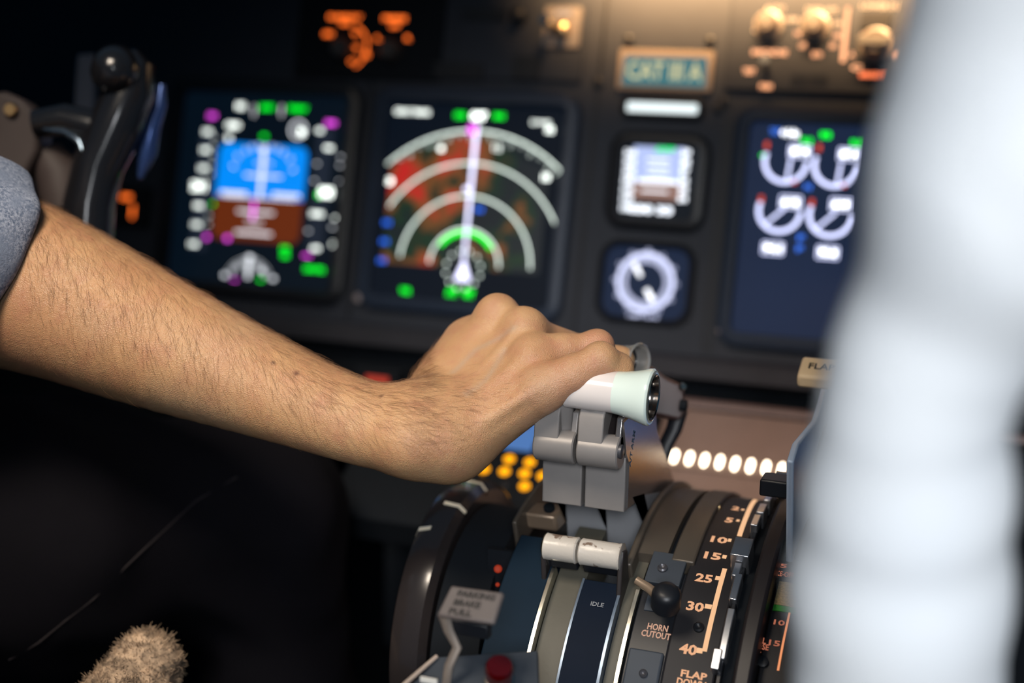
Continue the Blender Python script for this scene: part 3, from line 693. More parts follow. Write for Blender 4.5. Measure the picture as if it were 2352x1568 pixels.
for (x, y) in [(1040, 1177), (1088, 1125), (990, 1160)]:
    p_ = onX(x, y, -.215); T_ = math.degrees(math.atan2(p_.z - TC.z, TC.y - p_.y))
    for dx in ((0, 1) if x != 990 else (-1,)):
        mb = MB(); R_ = []
        for k in range(5):
            t = T_ - .9 + 1.8 * k / 4; pr = prof[1:4] if dx < 0 else prof[3:6]; R_.append([WP(x_, t, r_ + .0004) for x_, r_ in pr] + [WP(x_, t, r_ - .003) for x_, r_ in pr[::-1]])
        if dx != 1: mb.loft(R_); mb.build('rim_glint', GLINT, tw, True)

# ================================================================ thrust levers
LEV = mat('lever_grey', (0.205, 0.19, 0.182), 0.38, 0.15, bump=.06)
SIDE = mat('lever_side', (0.34, 0.31, 0.30), 0.20, 0.85, bump=.08, bscale=900)
WHT = mat('handle_white', (0.72, 0.66, 0.63), 0.16, coat=.7, var=.03)
MINT_REFLECT = mat('handle_mint_reflect', (0.70, 0.80, 0.73), 0.14, coat=.8, var=.02)  # greenish reflection painted into the colour of the handle end
CHROME = mat('chrome', (0.60, 0.57, 0.53), 0.2, 0.7)
HY, HZ = -0.461, 0.9735
def yz(x, pts): return [V((x, a, b)) for a, b in pts]
def lever(x0, x1, label, right):
    t = thing('thrust_lever', (x0 * .5 + x1 * .5, DY, DZ + .10), label, 'thrust lever', None)
    w_ = x1 - x0
    MB().prism(yz(x0, [(-.452, .938), (-.4515, .903), (-.425, .900), (-.330, .885), (-.321, .874), (-.385, .938)]), EX * w_).build('body', LEV, t, bevel=.0012)
    MB().prism(yz(x0, [(-.425, .905), (-.412, .902), (-.405, .885), (-.399, .862), (-.396, .840), (-.390, .76), (-.375, .73), (-.360, .74), (-.358, .83), (-.352, .86), (-.37, .89)]), EX * (w_ + .0015)).build('lower_shield', mat('shield_grey', (0.24, 0.245, 0.26), .36, .2), t, True, bevel=.001)
    MB().lathe((x0, -.462, .942), EX, [(0, .0090), (.0008, .0098), (w_ - .0008, .0098), (w_, .0090)], 32).build('hinge_barrel', LEV, t, True)
    # neck up to the handle: aft web, leaning, with a notch
    MB().prism(yz(x0, [(-.470, .944), (-.468, .962), (-.462, .970), (-.452, .972), (-.440, .945)]), EX * w_ * .62).build('neck', LEV, t, bevel=.0008)
    MB().prism(yz(x1 - .0035, [(-.466, .944), (-.461, .962), (-.440, .966), (-.400, .962), (-.385, .938), (-.452, .936)]), EX * .0035).build('cheek', SIDE if right else LEV, t, bevel=.0006)
    if right:
        MB().prism(yz(x1 + .0001, [(-.463, .960), (-.456, .940), (-.4485, .932), (-.4485, .905), (-.425, .902), (-.405, .880), (-.399, .858), (-.392, .80), (-.350, .80), (-.330, .86), (-.321, .874), (-.386, .934), (-.397, .962)]), EX * .0012).build('side_plate', SIDE, t)
        MB().lathe((x1 - .0005, -.466, .944), EX, [(0, .004), (.0022, .004), (.0026, .0028)], 18).build('hinge_screw', mat('dark_steel', (.08, .08, .09), .4, .5), t, True)
        X_, mb = x1 + .0014, MB()
        p = onX(1452, 1030, X_); text(mb, 'A/T ARM', p, V((0, .38, .92)).normalized(), V((0, -.92, .38)).normalized(), .0055, .021, .02); mb.build('legend', mat('blue_ink', (.03, .10, .17), .5), t)
    return t
LX = [(-.1425, -.1185), (-.1165, -.0925)]
tl1 = lever(*LX[0], 'grey thrust lever on the far side of the dark gap, its grip under the palm', False)
tl2 = lever(*LX[1], 'grey thrust lever with white flared handle held by the hand', True)
# handles
H = V((0, HY, HZ)); ax = V((1, 0, -0.03)).normalized()
prof = [(-.1260, .0095), (-.1250, .0122), (-.110, .0120), (-.1015, .0118)]
mb = MB(); mb.lathe(H, ax, prof + [(-.0965, .0120)], 40); mb.build('handle', WHT, tl2, True)
prof = [(-.0968, .01205), (-.092, .0126), (-.087, .0136), (-.082, .0150), (-.0785, .0160), (-.0768, .0161), (-.0758, .0152), (-.0757, .0138), (-.0765, .0125), (-.0790, .0118)]
mb = MB(); mb.lathe(H, ax, prof, 48, cap=False); mb.build('handle_end', MINT_REFLECT, tl2, True)
mb = MB(); mb.lathe(H, ax, [(-.0762, .0130), (-.0752, .0132), (-.0749, .0126), (-.0755, .0116), (-.0850, .0108)], 40, cap=False); mb.build('chrome_ring', mat('dark_chrome', (.5, .46, .42), .15, 1.0), tl2, True)
mb = MB(); mb.lathe(H, ax, [(-.0900, .0110), (-.0850, .0110), (-.0835, .0085), (-.0795, .0078), (-.0785, .0060)], 32); mb.build('button', GLB, tl2, True)
mb = MB(); mb.tube([V((-.1105, HY, HZ)), V((-.1105, HY + .002, HZ - .018)), V((-.1105, HY + .006, .944))], [.0085, .0075, .0085], 20, flat=.7); mb.build('handle_stem', LEV, tl2, True)
mb = MB(); mb.lathe(H + V((0, 0, .001)), -ax, [(.1270, .0110), (.1285, .0112), (.136, .0105), (.1375, .0080)], 40); mb.build('handle', WHT, tl1, True)
mb = MB(); mb.tube([V((-.130, HY, HZ)), V((-.130, HY + .002, HZ - .018)), V((-.130, HY + .006, .944))], [.0085, .0075, .0085], 20, flat=.7); mb.build('handle_stem', LEV, tl1, True)
mb = MB(); c = at(1392, 968, .812); mb.lathe(c, V((.8, -.3, .3)), [(-.006, .008), (0, .0095), (.004, .0085), (.0045, .0065)], 24); mb.build('finger_latch', GLB, tl2, True)

# reverse thrust lever behind: brown grip with its arm, chrome ring end of the other one
rv = thing('reverse_lever', V((-.085, -.36, .90)), 'dark brown reverse lever grip just behind the white handle', 'reverse lever')
D_ = .915
pts = [at(x, y, D_) for x, y in [(1455, 842), (1480, 836), (1506, 843), (1535, 866), (1568, 880), (1576, 900), (1578, 950), (1562, 968), (1520, 958), (1470, 950)]]
MB().prism(pts, EX * -.022 + CF * .012).build('grip', mat('reverse_brown', (0.040, 0.020, 0.018), .42), rv, bevel=.003, seg=3)
MB().tube([at(1560, 940, .93), at(1548, 985, .93), at(1530, 1020, .93), at(1505, 1100, .93)], [.006, .0055, .005, .005], 14, flat=.6).build('arm', BLACK, rv, True)
MB().lathe(at(1567, 888, .905), V((.6, -.7, .3)), [(0, .0025), (.002, .002)], 12).build('pin', RIM, rv, True)
MB().lathe(at(1563, 930, .905), EX, [(0, .004), (.004, .0035)], 12).build('hole', MATTE, rv, True)
rv2 = thing('reverse_lever', V((-.12, -.37, .90)), 'reverse lever tip with chrome ring end peeking over the little finger', 'reverse lever')
c = at(1456, 828, .868); a2 = V((.93, -.35, .12)).normalized()
MB().lathe(c, a2, [(-.020, .0080), (.000, .0095), (.0035, .0110), (.0045, .0112), (.0050, .0105), (.0040, .0092), (-.004, .0088)], 36, cap=False).build('ring', CHROME, rv2, True)
MB().lathe(c, a2, [(-.022, .0078), (-.004, .0088), (-.0035, .0060), (-.0020, .0050)], 28).build('grip', BLACK, rv2, True)
MB().tube([c - a2 * .018, V((-.13, -.385, .93)), V((-.13, -.37, .87))], [.006, .006, .006], 12).build('arm', BLACK, rv2, True)

# ================================================================ start levers (worn white barrels)
WORN = mat('worn_white', (0.55, 0.50, 0.43), .32, bump=.2, bscale=400)
nt = WORN.node_tree; N = nt.nodes; L = nt.links; b = N['Principled BSDF']
n2 = N.new('ShaderNodeTexNoise'); n2.inputs['Scale'].default_value = 130; n2.inputs['Detail'].default_value = 7
tc = N.new('ShaderNodeTexCoord'); L.new(tc.outputs['Object'], n2.inputs['Vector'])
cr = N.new('ShaderNodeValToRGB'); cr.color_ramp.elements[0].position = .57; cr.color_ramp.elements[0].color = (0.48, 0.44, 0.39, 1); cr.color_ramp.elements[1].position = .61; cr.color_ramp.elements[1].color = (0.17, 0.12, 0.09, 1)
L.new(n2.outputs['Fac'], cr.inputs[0]); L.new(cr.outputs[0], b.inputs['Base Color'])
SC = at(1338, 1266, .816)
for i, (xa, xb, lb) in enumerate([(1252, 1329, 'start lever with shorter worn white barrel, left one above the idle strip'), (1334, 1428, 'start lever with longer worn white barrel, nearer the horn cutout button')]):
    t = thing('start_lever', DP((-.12, -.09)[i], 55, .15), lb, 'start lever')
    x0 = onplane(xa, SC_y := 1262, SC, V((0, 1, .2))).x; x1 = onplane(xb, 1270, SC, V((0, 1, .2))).x
    MB().lathe(V((x0, SC.y, SC.z)), EX, [(0, .0070), (.0008, .0078), (.002, .0076), ((x1 - x0) - .002, .0076), ((x1 - x0) - .0008, .0079), (x1 - x0, .0070)], 28).build('barrel', WORN, t, True)
    MB().lathe(V((x0 if i == 0 else x1 - .0005, SC.y, SC.z)), EX, [(-.0004, .0068), (.0008, .0082), (.0014, .0068)], 28).build('end_ring', CHROME if i else RIM, t, True)
    xx = x0 - .001 if i == 0 else x1 - .001
    n_ = (V((0, SC.y, SC.z)) - V((0, DY, DZ))).normalized()
    base = DP(xx, 50 if i else 54, .144); top = V((xx, SC.y, SC.z)); s_ = V((0, -n_.z, n_.y)) * -.0058
    base2 = DP(xx, 60, .144)
    MB().prism([top + n_ * .0055, top - s_ * 1.05, base, base2, top + s_ * 1.05], EX * .0030).build('arm', mat('arm_black', (.022, .018, .018), .4), t, bevel=.0008)
    mid = V(((x0 + x1) / 2, SC.y, SC.z)) - n_ * .009
    MB().box(mid, EX * (x1 - x0) * .46, n_ * .0045, V((0, -n_.z, n_.y)) * .004).build('yoke', BLACK, t, bevel=.001)

# horn cutout button on its stem
hb = thing('horn_cutout_button', DP(-.062, 57, DR), 'round black button on a bent stem above the HORN CUTOUT legend', 'button')
c = at(1530, 1374, .775); n_ = (DP(0, 60, 1) - DP(0, 60, 0)).normalized(); d_ = (n_ * .75 + EX * .10).normalized()
MB().lathe(c - d_ * .007, d_, [(0, .0073), (.001, .0082), (.011, .0080), (.0138, .0064), (.015, .0033)], 28).build('cap', BLACK, hb, True)
MB().tube([at(1462, 1332, .794), at(1490, 1350, .790), c - d_ * .004], [.0024, .0027, .0033], 10).build('stem', mat('tan_stem', (0.22, 0.16, 0.11), .4, .3), hb, True)

# ================================================================ parking brake, red lens, side plate
pk = thing('parking_brake_handle', at(1040, 1560, .71), 'grey PARKING BRAKE PULL tab on a bent metal stalk', 'handle')
q = [at(1036, 1343, .712), at(1157, 1360, .700), at(1134, 1431, .690), at(1002, 1412, .702)]
n_ = (q[1] - q[0]).cross(q[3] - q[0]).normalized()
if n_.dot(CF) > 0: n_ = -n_
MB().prism(q, -n_ * .0028).build('tab', mat('tab_grey', (0.11, 0.092, 0.088), .5), pk, bevel=.0012)
ex = ((q[1] - q[0]) + (q[2] - q[3])).normalized(); ey = (q[0] - q[3] + q[1] - q[2]).normalized()
cq = (q[0] + q[1] + q[2] + q[3]) / 4 + n_ * .0004
mb = MB(); text(mb, 'PARKING', cq + ey * .0048 + ex * .0012, ex, ey, .0036, .0205, .05); text(mb, 'BRAKE', cq - ey * .0004 - ex * .0018, ex, ey, .0036, .0145, .05); text(mb, 'PULL', cq - ey * .0056 - ex * .0035, ex, ey, .0036, .0125, .05)
mb.build('lettering', mat('tab_ink', (0.012, 0.010, 0.010), .6), pk)
MB().tube([at(1020, 1414, .712), at(1030, 1448, .714), at(1050, 1486, .714), at(1030, 1530, .714), at(1024, 1575, .716), at(1020, 1640, .73)], [.0034, .003, .0026, .0024, .0024, .0024], 10, flat=.5).build('stalk', mat('stalk_steel', (0.40, 0.33, 0.28), .35, .6), pk, True)
MB().box(at(1075, 1440, .722), EX * .012, V((0, .003, 0)), V((0, 0, .004))).build('collar', BLACK, pk, bevel=.001)
rl = thing('brake_warning_lens', at(1146, 1562, .712), 'dark red round warning lens standing below the parking brake tab', 'warning light')
c = at(1146, 1566, .715); d_ = (at(1148, 1500, .700) - c).normalized()
MB().lathe(c, d_, [(0, .0076), (.001, .0080), (.003, .0078)], 32).build('base_ring', RIM, rl, True)
MB().lathe(c, d_, [(.002, .0070), (.010, .0072), (.0125, .0070), (.0138, .0062), (.0136, .0030)], 32).build('lens', mat('red_lens', (0.055, 0.0015, 0.002), .12, coat=1.0, var=.3), rl, True)
sp_ = thing('side_plate', at(1090, 1640, .73), 'grey pedestal side plate with pale edge at bottom, left of the idle strip', 'panel plate')
p0, p1, p2, p3 = at(1003, 1507, .735), at(1235, 1492, .735), at(1240, 1640, .70), at(880, 1640, .705)
MB().prism([p0, p1, p2, p3], V((0, .002, -.006))).build('plate', GREYP, sp_, bevel=.001)
MB().tube([at(1003, 1507, .733), at(930, 1570, .716), at(860, 1650, .70)], .0011, 8).build('edge_strip', mat('edge_cream', (.45, .36, .30), .4), sp_, True)
MB().box(at(985, 1562, .7115), EX * .0045, V((0, .0006, 0)), V((0, -.0002, .0014))).build('label', mat('label_white', (.8, .78, .72), .4), sp_)
il = thing('indicator_lamp_block', at(1144, 1350, .87), 'two small orange lamps glowing between trim wheel and drum, above the parking brake tab', 'indicator light')
for x, y, r in [(1144, 1306, .0024), (1143, 1342, .0012)]:
    MB().lathe(at(x, y, .86), V((.2, -.9, .3)), [(0, r), (.001, r), (.002, r * .6)], 14).build('lamp', glow('orange_lamp', (1.0, .08, .02), .32), il, True)
MB().box(at(1150, 1325, .868), EX * .008, V((0, .002, 0)), V((0, 0, .018))).build('lamp_base', MATTE, il)
MB().tube([at(1165, 1262, .87), at(1140, 1290, .87), at(1108, 1345, .87)], .0012, 8).build('wire', mat('copper_wire', (.4, .2, .12), .4, .5), il, True)
wl = thing('warning_light', at(878, 870, 1.18), 'small red light glowing just above the wrist', 'indicator light')
MB().box(at(870, 874, 1.185), EX * .020, V((0, .004, 0)), V((0, 0, .010))).build('housing', MATTE, wl)
MB().box(at(866, 871, 1.176), EX * .010, V((0, .001, 0)), V((0, 0, .0028))).build('lens', glow('redl', (1.0, .09, .05), .42), wl)

# ================================================================ flap lever
fl = thing('flap_lever', V((.0, DY, .80)), 'flap lever with flat tan knob and blue grey arm beside the white sleeve', 'flap lever')
XF = .002
arm = [(1902, 892), (1920, 892), (1912, 950), (1885, 1012), (1872, 1060), (1868, 1330), (1862, 1620), (1812, 1620), (1820, 1330), (1823, 1060), (1836, 1018), (1880, 965), (1893, 925)]
MB().prism([onX(x, y, XF) for x, y in arm], EX * -.004).build('arm', mat('arm_blue_grey', (0.42, 0.52, 0.68), .4, .1), fl, bevel=.0012)
c = onX(1888, 858, XF); kx = .0135
mb = MB(); mb.box(c, EX * kx, V((0, .0095, .004)), V((0, -.001, .0042))); mb.build('knob', mat('knob_tan', (0.75, 0.55, 0.33), .5), fl, bevel=.002)
mb = MB(); text(mb, 'FLAP', c + V((0, -.001, .0046)), EX, V((0, .92, .387)), .006, .016, .02); mb.build('lettering', mat('tab_ink', (0.012, 0.010, 0.010), .6), fl)

# ================================================================ captain's control yoke (far left)
yk = thing('control_yoke', at(230, 560, 1.02), 'glossy black control yoke horn with round cap at upper left', 'control yoke')
YB = mat('yoke_black', (0.014, 0.014, 0.017), .2, coat=.6)
MB().tube([at(300, 118, 1.0), at(303, 150, 1.0), at(298, 215, 1.0), at(262, 300, 1.0), at(225, 380, 1.0), at(205, 470, 1.0), at(195, 620, 1.0)], [.006, .0155, .018, .019, .018, .018, .019], 24, flat=1.0).build('horn', YB, yk, True)
MB().tube([at(372, 195, 1.01), at(368, 240, 1.01), at(350, 290, 1.01), at(338, 350, 1.01), at(322, 410, 1.01)], [.003, .005, .006, .007, .002], 16).build('outer_sliver', mat('sliver_reflection', (.05, .10, .30), .2, .5), yk, True)  # blue reflections beside the horn, put into the colour of this piece
MB().lathe(at(264, 165, .985), (CAM - at(264, 165, .985)).normalized() + V((-.1, 0, -.25)), [(-.01, .0165), (.002, .0165), (.007, .0145), (.011, .010), (.0135, .005), (.014, .0005)], 32).build('cap', YB, yk, True)
MB().tube([at(80, 285, 1.0), at(150, 275, 1.0), at(215, 292, 1.0), at(245, 330, 1.0)], [.010, .0115, .013, .016], 20).build('cross_arm', YB, yk, True)
MB().tube([at(100, 296, .992), at(150, 303, .990), at(183, 325, .988), at(196, 365, .986), at(192, 398, .986)], [.0012, .002, .0024, .002, .001], 10).build('edge_highlight', mat('highlight_steel', (.25, .33, .42), .2, .9), yk, True)  # curved highlight on the inner edge, modelled as a pale strip
pts = [at(x, y, 1.0) for x, y in [(-60, 215), (10, 208), (50, 225), (88, 262), (92, 300), (88, 345), (70, 380), (30, 470), (-60, 480)]]
HUBM = mat('hub_brown', (0.075, 0.055, 0.052), .6)
MB().prism(pts, CF * .03).build('hub', HUBM, yk, bevel=.004, seg=3)
MB().tube([at(105, 350, 1.02), at(140, 400, 1.02), at(150, 480, 1.02)], [.012, .018, .016], 20).build('column_boot', HUBM, yk, True)
MB().lathe(at(24, 252, .997), -CF, [(0, .005), (.002, .004)], 14).build('screw', RIM if False else mat('brass', (0.6, 0.4, 0.2), 0.3, 1.0), yk, True)
pts = [at(x, y, 1.14) for x, y in [(178, 125), (215, 122), (215, 268), (168, 268)]]
MB().prism(pts, CF * .008).build('clip_board', mat('clip_blue', (0.020, 0.035, 0.07), .6), yk, bevel=.001)

# ================================================================ organic surfaces: smooth-blended limbs meshed from a distance field
def seg(P, a, b, ra, rb, flat=None):
    a, b = np.array(a), np.array(b); ba = b - a; L2 = (ba * ba).sum()
    t = np.clip(((P - a) @ ba) / L2, 0, 1)
    D = P - a - t[:, None] * ba
    if flat is not None:                           # flat = (direction, factor): distances along direction count factor times
        n, k = np.array(flat[0]), flat[1]; h = D @ n
        D = D + np.outer(h * (k - 1), n)
    return np.sqrt((D * D).sum(1)) - (ra + (rb - ra) * t)
def smin(a, b, k):
    h = np.clip(k - np.abs(a - b), 0, None) / k
    return np.minimum(a, b) - h * h * k * 0.25
def smax(a, b, k): return -smin(-a, -b, k)
def mesh_field(fn, lo, hi, h, name, pad=2.5):
    lo, hi = np.array(lo), np.array(hi); B = 8
    nb = np.ceil((hi - lo) / (h * B)).astype(int); n = nb * B + 1
    F = np.full(n, 1.0, np.float32)
    cs = np.stack(np.meshgrid(*[np.arange(k) for k in nb], indexing='ij'), -1).reshape(-1, 3)
    cen = lo + (cs + .5) * h * B
    d = fn(cen); keep = cs[np.abs(d) < h * B * 1.25]
    F_sign = np.where(d < 0, -1.0, 1.0)
    for c, s in zip(cs, F_sign):
        if s < 0: F[c[0] * B:(c[0] + 1) * B + 1, c[1] * B:(c[1] + 1) * B + 1, c[2] * B:(c[2] + 1) * B + 1] = -1
    g = np.stack(np.meshgrid(*[np.arange(B + 1)] * 3, indexing='ij'), -1).reshape(-1, 3)
    for i in range(0, len(keep), 400):
        k = keep[i:i + 400]; idx = (k[:, None] * B + g[None]).reshape(-1, 3)
        F[idx[:, 0], idx[:, 1], idx[:, 2]] = fn(lo + idx * h)
    S_ = F < 0
    C8 = [(i, j, k) for i in (0, 1) for j in (0, 1) for k in (0, 1)]
    cnt = sum(S_[i:n[0] - 1 + i, j:n[1] - 1 + j, k:n[2] - 1 + k].astype(int) for i, j, k in C8)
    cell = np.argwhere((cnt > 0) & (cnt < 8)); vid = np.full(n - 1, -1, int); vid[cell[:, 0], cell[:, 1], cell[:, 2]] = np.arange(len(cell))
    acc = np.zeros((len(cell), 3)); num = np.zeros(len(cell))
    for a in C8:
        for ax in range(3):
            if a[ax]: continue
            b = list(a); b[ax] = 1
            fa = F[cell[:, 0] + a[0], cell[:, 1] + a[1], cell[:, 2] + a[2]]; fb = F[cell[:, 0] + b[0], cell[:, 1] + b[1], cell[:, 2] + b[2]]
            m = (fa < 0) != (fb < 0); t = np.zeros(len(cell)); t[m] = fa[m] / (fa[m] - fb[m])
            p = np.tile(np.array(a, float), (len(cell), 1)); p[:, ax] += t
            acc[m] += p[m]; num[m] += 1
    P = lo + (cell + acc / num[:, None]) * h
    for _ in range(2):                             # settle the vertices on the surface
        e = h * .5; d0 = fn(P); G = np.stack([fn(P + np.eye(3)[i] * e) - fn(P - np.eye(3)[i] * e) for i in range(3)], 1) / (2 * e)
        G2 = (G * G).sum(1, keepdims=True) + 1e-9; P = P - np.clip(d0[:, None] * G / G2, -h * .7, h * .7)
    faces = []
    for ax in range(3):
        o1, o2 = [(1, 2), (2, 0), (0, 1)][ax]
        sl0 = [slice(None)] * 3; sl1 = [slice(None)] * 3; sl0[ax] = slice(0, -1); sl1[ax] = slice(1, None)
        d_ = S_[tuple(sl0)].astype(int) - S_[tuple(sl1)].astype(int)
        E_ = np.argwhere(d_ != 0)
        E_ = E_[(E_[:, o1] > 0) & (E_[:, o2] > 0) & (E_[:, o1] < n[o1] - 1) & (E_[:, o2] < n[o2] - 1)]
        sg = d_[E_[:, 0], E_[:, 1], E_[:, 2]]
        q = []
        for a_, b_ in ((0, 0), (-1, 0), (-1, -1), (0, -1)):
            I = E_.copy(); I[:, o1] += a_; I[:, o2] += b_; q.append(vid[I[:, 0], I[:, 1], I[:, 2]])
        q = np.stack(q, 1); q[sg < 0] = q[sg < 0][:, ::-1]; faces.append(q[(q >= 0).all(1)])
    Fc = np.concatenate(faces)
    me = bpy.data.meshes.new(name); me.vertices.add(len(P)); me.vertices.foreach_set('co', P.astype(np.float32).ravel())
    me.loops.add(len(Fc) * 4); me.loops.foreach_set('vertex_index', Fc.ravel().astype(np.int32))
    me.polygons.add(len(Fc)); me.polygons.foreach_set('loop_start', np.arange(0, len(Fc) * 4, 4, dtype=np.int32)); me.polygons.foreach_set('loop_total', np.full(len(Fc), 4, np.int32))
    me.update(calc_edges=True); me.validate()
    me.polygons.foreach_set('use_smooth', [True] * len(me.polygons))
    G = np.stack([fn(P + np.eye(3)[i] * h) - fn(P - np.eye(3)[i] * h) for i in range(3)], 1); G /= np.linalg.norm(G, axis=1, keepdims=True) + 1e-9
    return me, P, G
def A(x, y, d): return np.array(at(x, y, d))
def AH(x, y, d): return np.array(at(x, y, d - .020))
pm = lambda px, d: px * d / FPX                     # a length seen as px at distance d, in metres
Rv, Uv, Fv = np.array(CR), -np.array(CD), np.array(CF)

# ---------------- forearm and hand
FA1 = [(-260, 545, .900, 195), (-120, 590, .895, 205), (-10, 615, .885, 186), (150, 682, .877, 172), (352, 775, .868, 148), (552, 855, .858, 116), (744, 930, .846, 89), (850, 965, .838, 79), (930, 973, .832, 78), (990, 985, .830, 72)]
FA2 = [(-260, 590, .900, 195), (-120, 640, .893, 200), (-10, 660, .882, 180), (150, 722, .874, 168), (352, 812, .862, 144), (552, 884, .850, 115), (744, 953, .838, 92), (850, 990, .830, 85), (930, 1003, .826, 84), (1010, 1014, .822, 72)]
def smooth_chain(pts, sc):
    q = np.array(pts, float); s_ = np.concatenate([[0], np.cumsum(np.hypot(np.diff(q[:, 0]), np.diff(q[:, 1])))]); u = np.linspace(0, s_[-1], 26)
    K_ = np.exp(-(u[:, None] - u[None])**2 / (2 * 45.0**2)); out = np.stack([np.interp(u, s_, q[:, i]) for i in range(4)], 1)
    sm = (K_ @ out) / K_.sum(1, keepdims=True); sm[0], sm[-1] = out[0], out[-1]; sm[:, 3] *= np.interp(sm[:, 0], [-260, 352, 744, 930], sc)
    return [tuple(r) for r in sm]
FA1 = smooth_chain(FA1, [.96, .96, .97, 1.0]); FA2 = [(x, y - np.interp(x, [0, 150, 352, 552, 744], [0, 10, 14, 6, 0]), d, r) for x, y, d, r in smooth_chain(FA2, [.96, .96, .97, 1.0])]
def chain(P, pts, k=None, flat=None):
    d = None
    for (a, b) in zip(pts[:-1], pts[1:]):
        s_ = seg(P, AH(*a[:3]), AH(*b[:3]), pm(a[3], a[2]), pm(b[3], b[2]), flat)
        d = s_ if d is None else (smin(d, s_, k) if k else np.minimum(d, s_))
    return d
MCP = [(1143, 726, .872), (1206, 758, .856), (1222, 822, .838), (1246, 893, .822)]
CAR = [(1015, 930, .856), (1022, 955, .846), (1028, 985, .836), (1040, 1015, .826)]
FING = [
  [(1143, 726, .872, 36), (1262, 800, .918, 33), (1330, 855, .925, 29), (1345, 905, .905, 25)],       # index
  [(1206, 758, .856, 35), (1345, 806, .890, 32), (1424, 828, .884, 28), (1412, 888, .862, 25)],       # middle
  [(1222, 822, .838, 35), (1290, 803, .842, 33), (1371, 796, .846, 33), (1405, 855, .858, 29), (1372, 950, .832, 24)],       # ring
  [(1246, 893, .822, 37), (1315, 860, .818, 40), (1378, 826, .818, 35), (1418, 846, .826, 32), (1432, 900, .840, 26)],       # little
  [(1040, 880, .880, 62), (1085, 800, .895, 52), (1160, 870, .905, 38), (1215, 930, .890, 31)],       # thumb
]
def arm_field(P):
    d = smin(chain(P, FA1), chain(P, FA2), .006)
    # carpus, metacarpals and palm
    h = None
    MR = [(44, 35), (42, 35), (44, 36), (50, 40)]
    for m, c, r in zip(MCP, CAR, MR):
        s_ = seg(P, AH(*c), AH(*m), pm(r[0], c[2]), pm(r[1], m[2]))
        h = s_ if h is None else smin(h, s_, .016)
    for a, b, ra, rb in [((1035, 1000, .842), (1195, 830, .868), .019, .015),              # palm bulk
                         ((1045, 1012, .838), (1212, 905, .838), .018, .0155),             # little finger side pad
                         ((1026, 902, .872), (1080, 796, .888), .0225, .0175),               # thumb side pad
                         ((1020, 940, .866), (1130, 790, .884), .018, .014),
                         ((985, 975, .838), (1040, 985, .838), .0195, .019)]:
        h = smin(h, seg(P, AH(*a), AH(*b), ra, rb), .016)
    d = smin(d, h, .022)
    # knuckle heads
    for m, r, off in zip(MCP, (.0108, .0108, .0100, .0100), ((0, -6, -.002), (0, -8, -.0015), (2, -8, -.001), (4, -2, -.001))):
        q = AH(m[0] + off[0], m[1] + off[1], m[2] + off[2]); d = smin(d, np.sqrt(((P - q)**2).sum(1)) - r * .96, .010)
    # extensor tendons
    for m, c in zip(MCP[1:4], CAR[1:4]):
        a, b = AH(c[0] + 20, c[1] - 15, c[2] - .0125), AH(m[0] - 8, m[1] - 6, m[2] - .0105); d = smin(d, seg(P, a, b, .0012, .0022), .006)
    # ulnar head
    q = AH(938, 1020, .812); d = smin(d, np.sqrt(((P - q)**2).sum(1)) - .0125, .020)
    f_ = None
    for i, fg_ in enumerate(FING):
        c_ = chain(P, fg_, .006)
        if i in (2, 3):                            # knuckle of the middle joint
            j = fg_[2]; c_ = smin(c_, np.sqrt(((P - AH(j[0] + 2, j[1] - 4, j[2]))**2).sum(1)) - pm(j[3] * .93, j[2]), .004)
        f_ = c_ if f_ is None else smin(f_, c_, .0022)
    return smin(d, f_, .0085)
pts = np.array([A(-260, 545, .90), A(1480, 1130, .80), A(1000, 600, .95), A(-200, 900, .85), A(0, 400, .95), A(1480, 700, .95)])
me, P_, G_ = mesh_field(arm_field, pts.min(0) - .035, pts.max(0) + .03, .0014, 'body')
SK = bpy.data.materials.new('skin'); SK.use_nodes = True; nt = SK.node_tree; N = nt.nodes; L = nt.links; b = N['Principled BSDF']
tc = N.new('ShaderNodeTexCoord')
def nz(scale, det=4, rough=.5):
    n = N.new('ShaderNodeTexNoise'); n.inputs['Scale'].default_value = scale; n.inputs['Detail'].default_value = det; n.inputs['Roughness'].default_value = rough
    L.new(tc.outputs['Object'], n.inputs['Vector']); return n
def mixc(f, a, bb, typ='MIX'):
    m = N.new('ShaderNodeMix'); m.data_type = 'RGBA'; m.blend_type = typ
    for s_, v_ in (('Factor', f), ('A', a), ('B', bb)):
        if isinstance(v_, (tuple, float)): m.inputs[s_].default_value = v_
        else: L.new(v_, m.inputs[s_])
    return m.outputs['Result']
def ramp(src, a, c):
    r = N.new('ShaderNodeMapRange'); L.new(src, r.inputs[0]); r.inputs[1].default_value = a; r.inputs[2].default_value = c; return r.outputs[0]
base = mixc(ramp(nz(22, 3).outputs['Fac'], .35, .68), (0.52, 0.305, 0.155, 1), (0.46, 0.25, 0.125, 1))
base = mixc(ramp(nz(70, 5, .6).outputs['Fac'], .46, .78), base, (0.44, 0.21, 0.12, 1))
base = mixc(ramp(nz(9, 2).outputs['Fac'], .58, .8), base, (0.46, 0.31, 0.19, 1))
at_ = N.new('ShaderNodeAttribute'); at_.attribute_name = 'blush'
base = mixc(at_.outputs['Fac'], base, (0.50, 0.20, 0.13, 1))
at2 = N.new('ShaderNodeAttribute'); at2.attribute_name = 'mole'
base = mixc(at2.outputs['Fac'], base, (0.10, 0.035, 0.02, 1))
at3 = N.new('ShaderNodeAttribute'); at3.attribute_name = 'vein'
base = mixc(at3.outputs['Fac'], base, (0.40, 0.31, 0.235, 1))
L.new(base, b.inputs['Base Color']); b.inputs['Roughness'].default_value = .47; b.inputs['Subsurface Weight'].default_value = .12
b.inputs['Subsurface Radius'].default_value = (1.0, .35, .18); b.inputs['Subsurface Scale'].default_value = .004
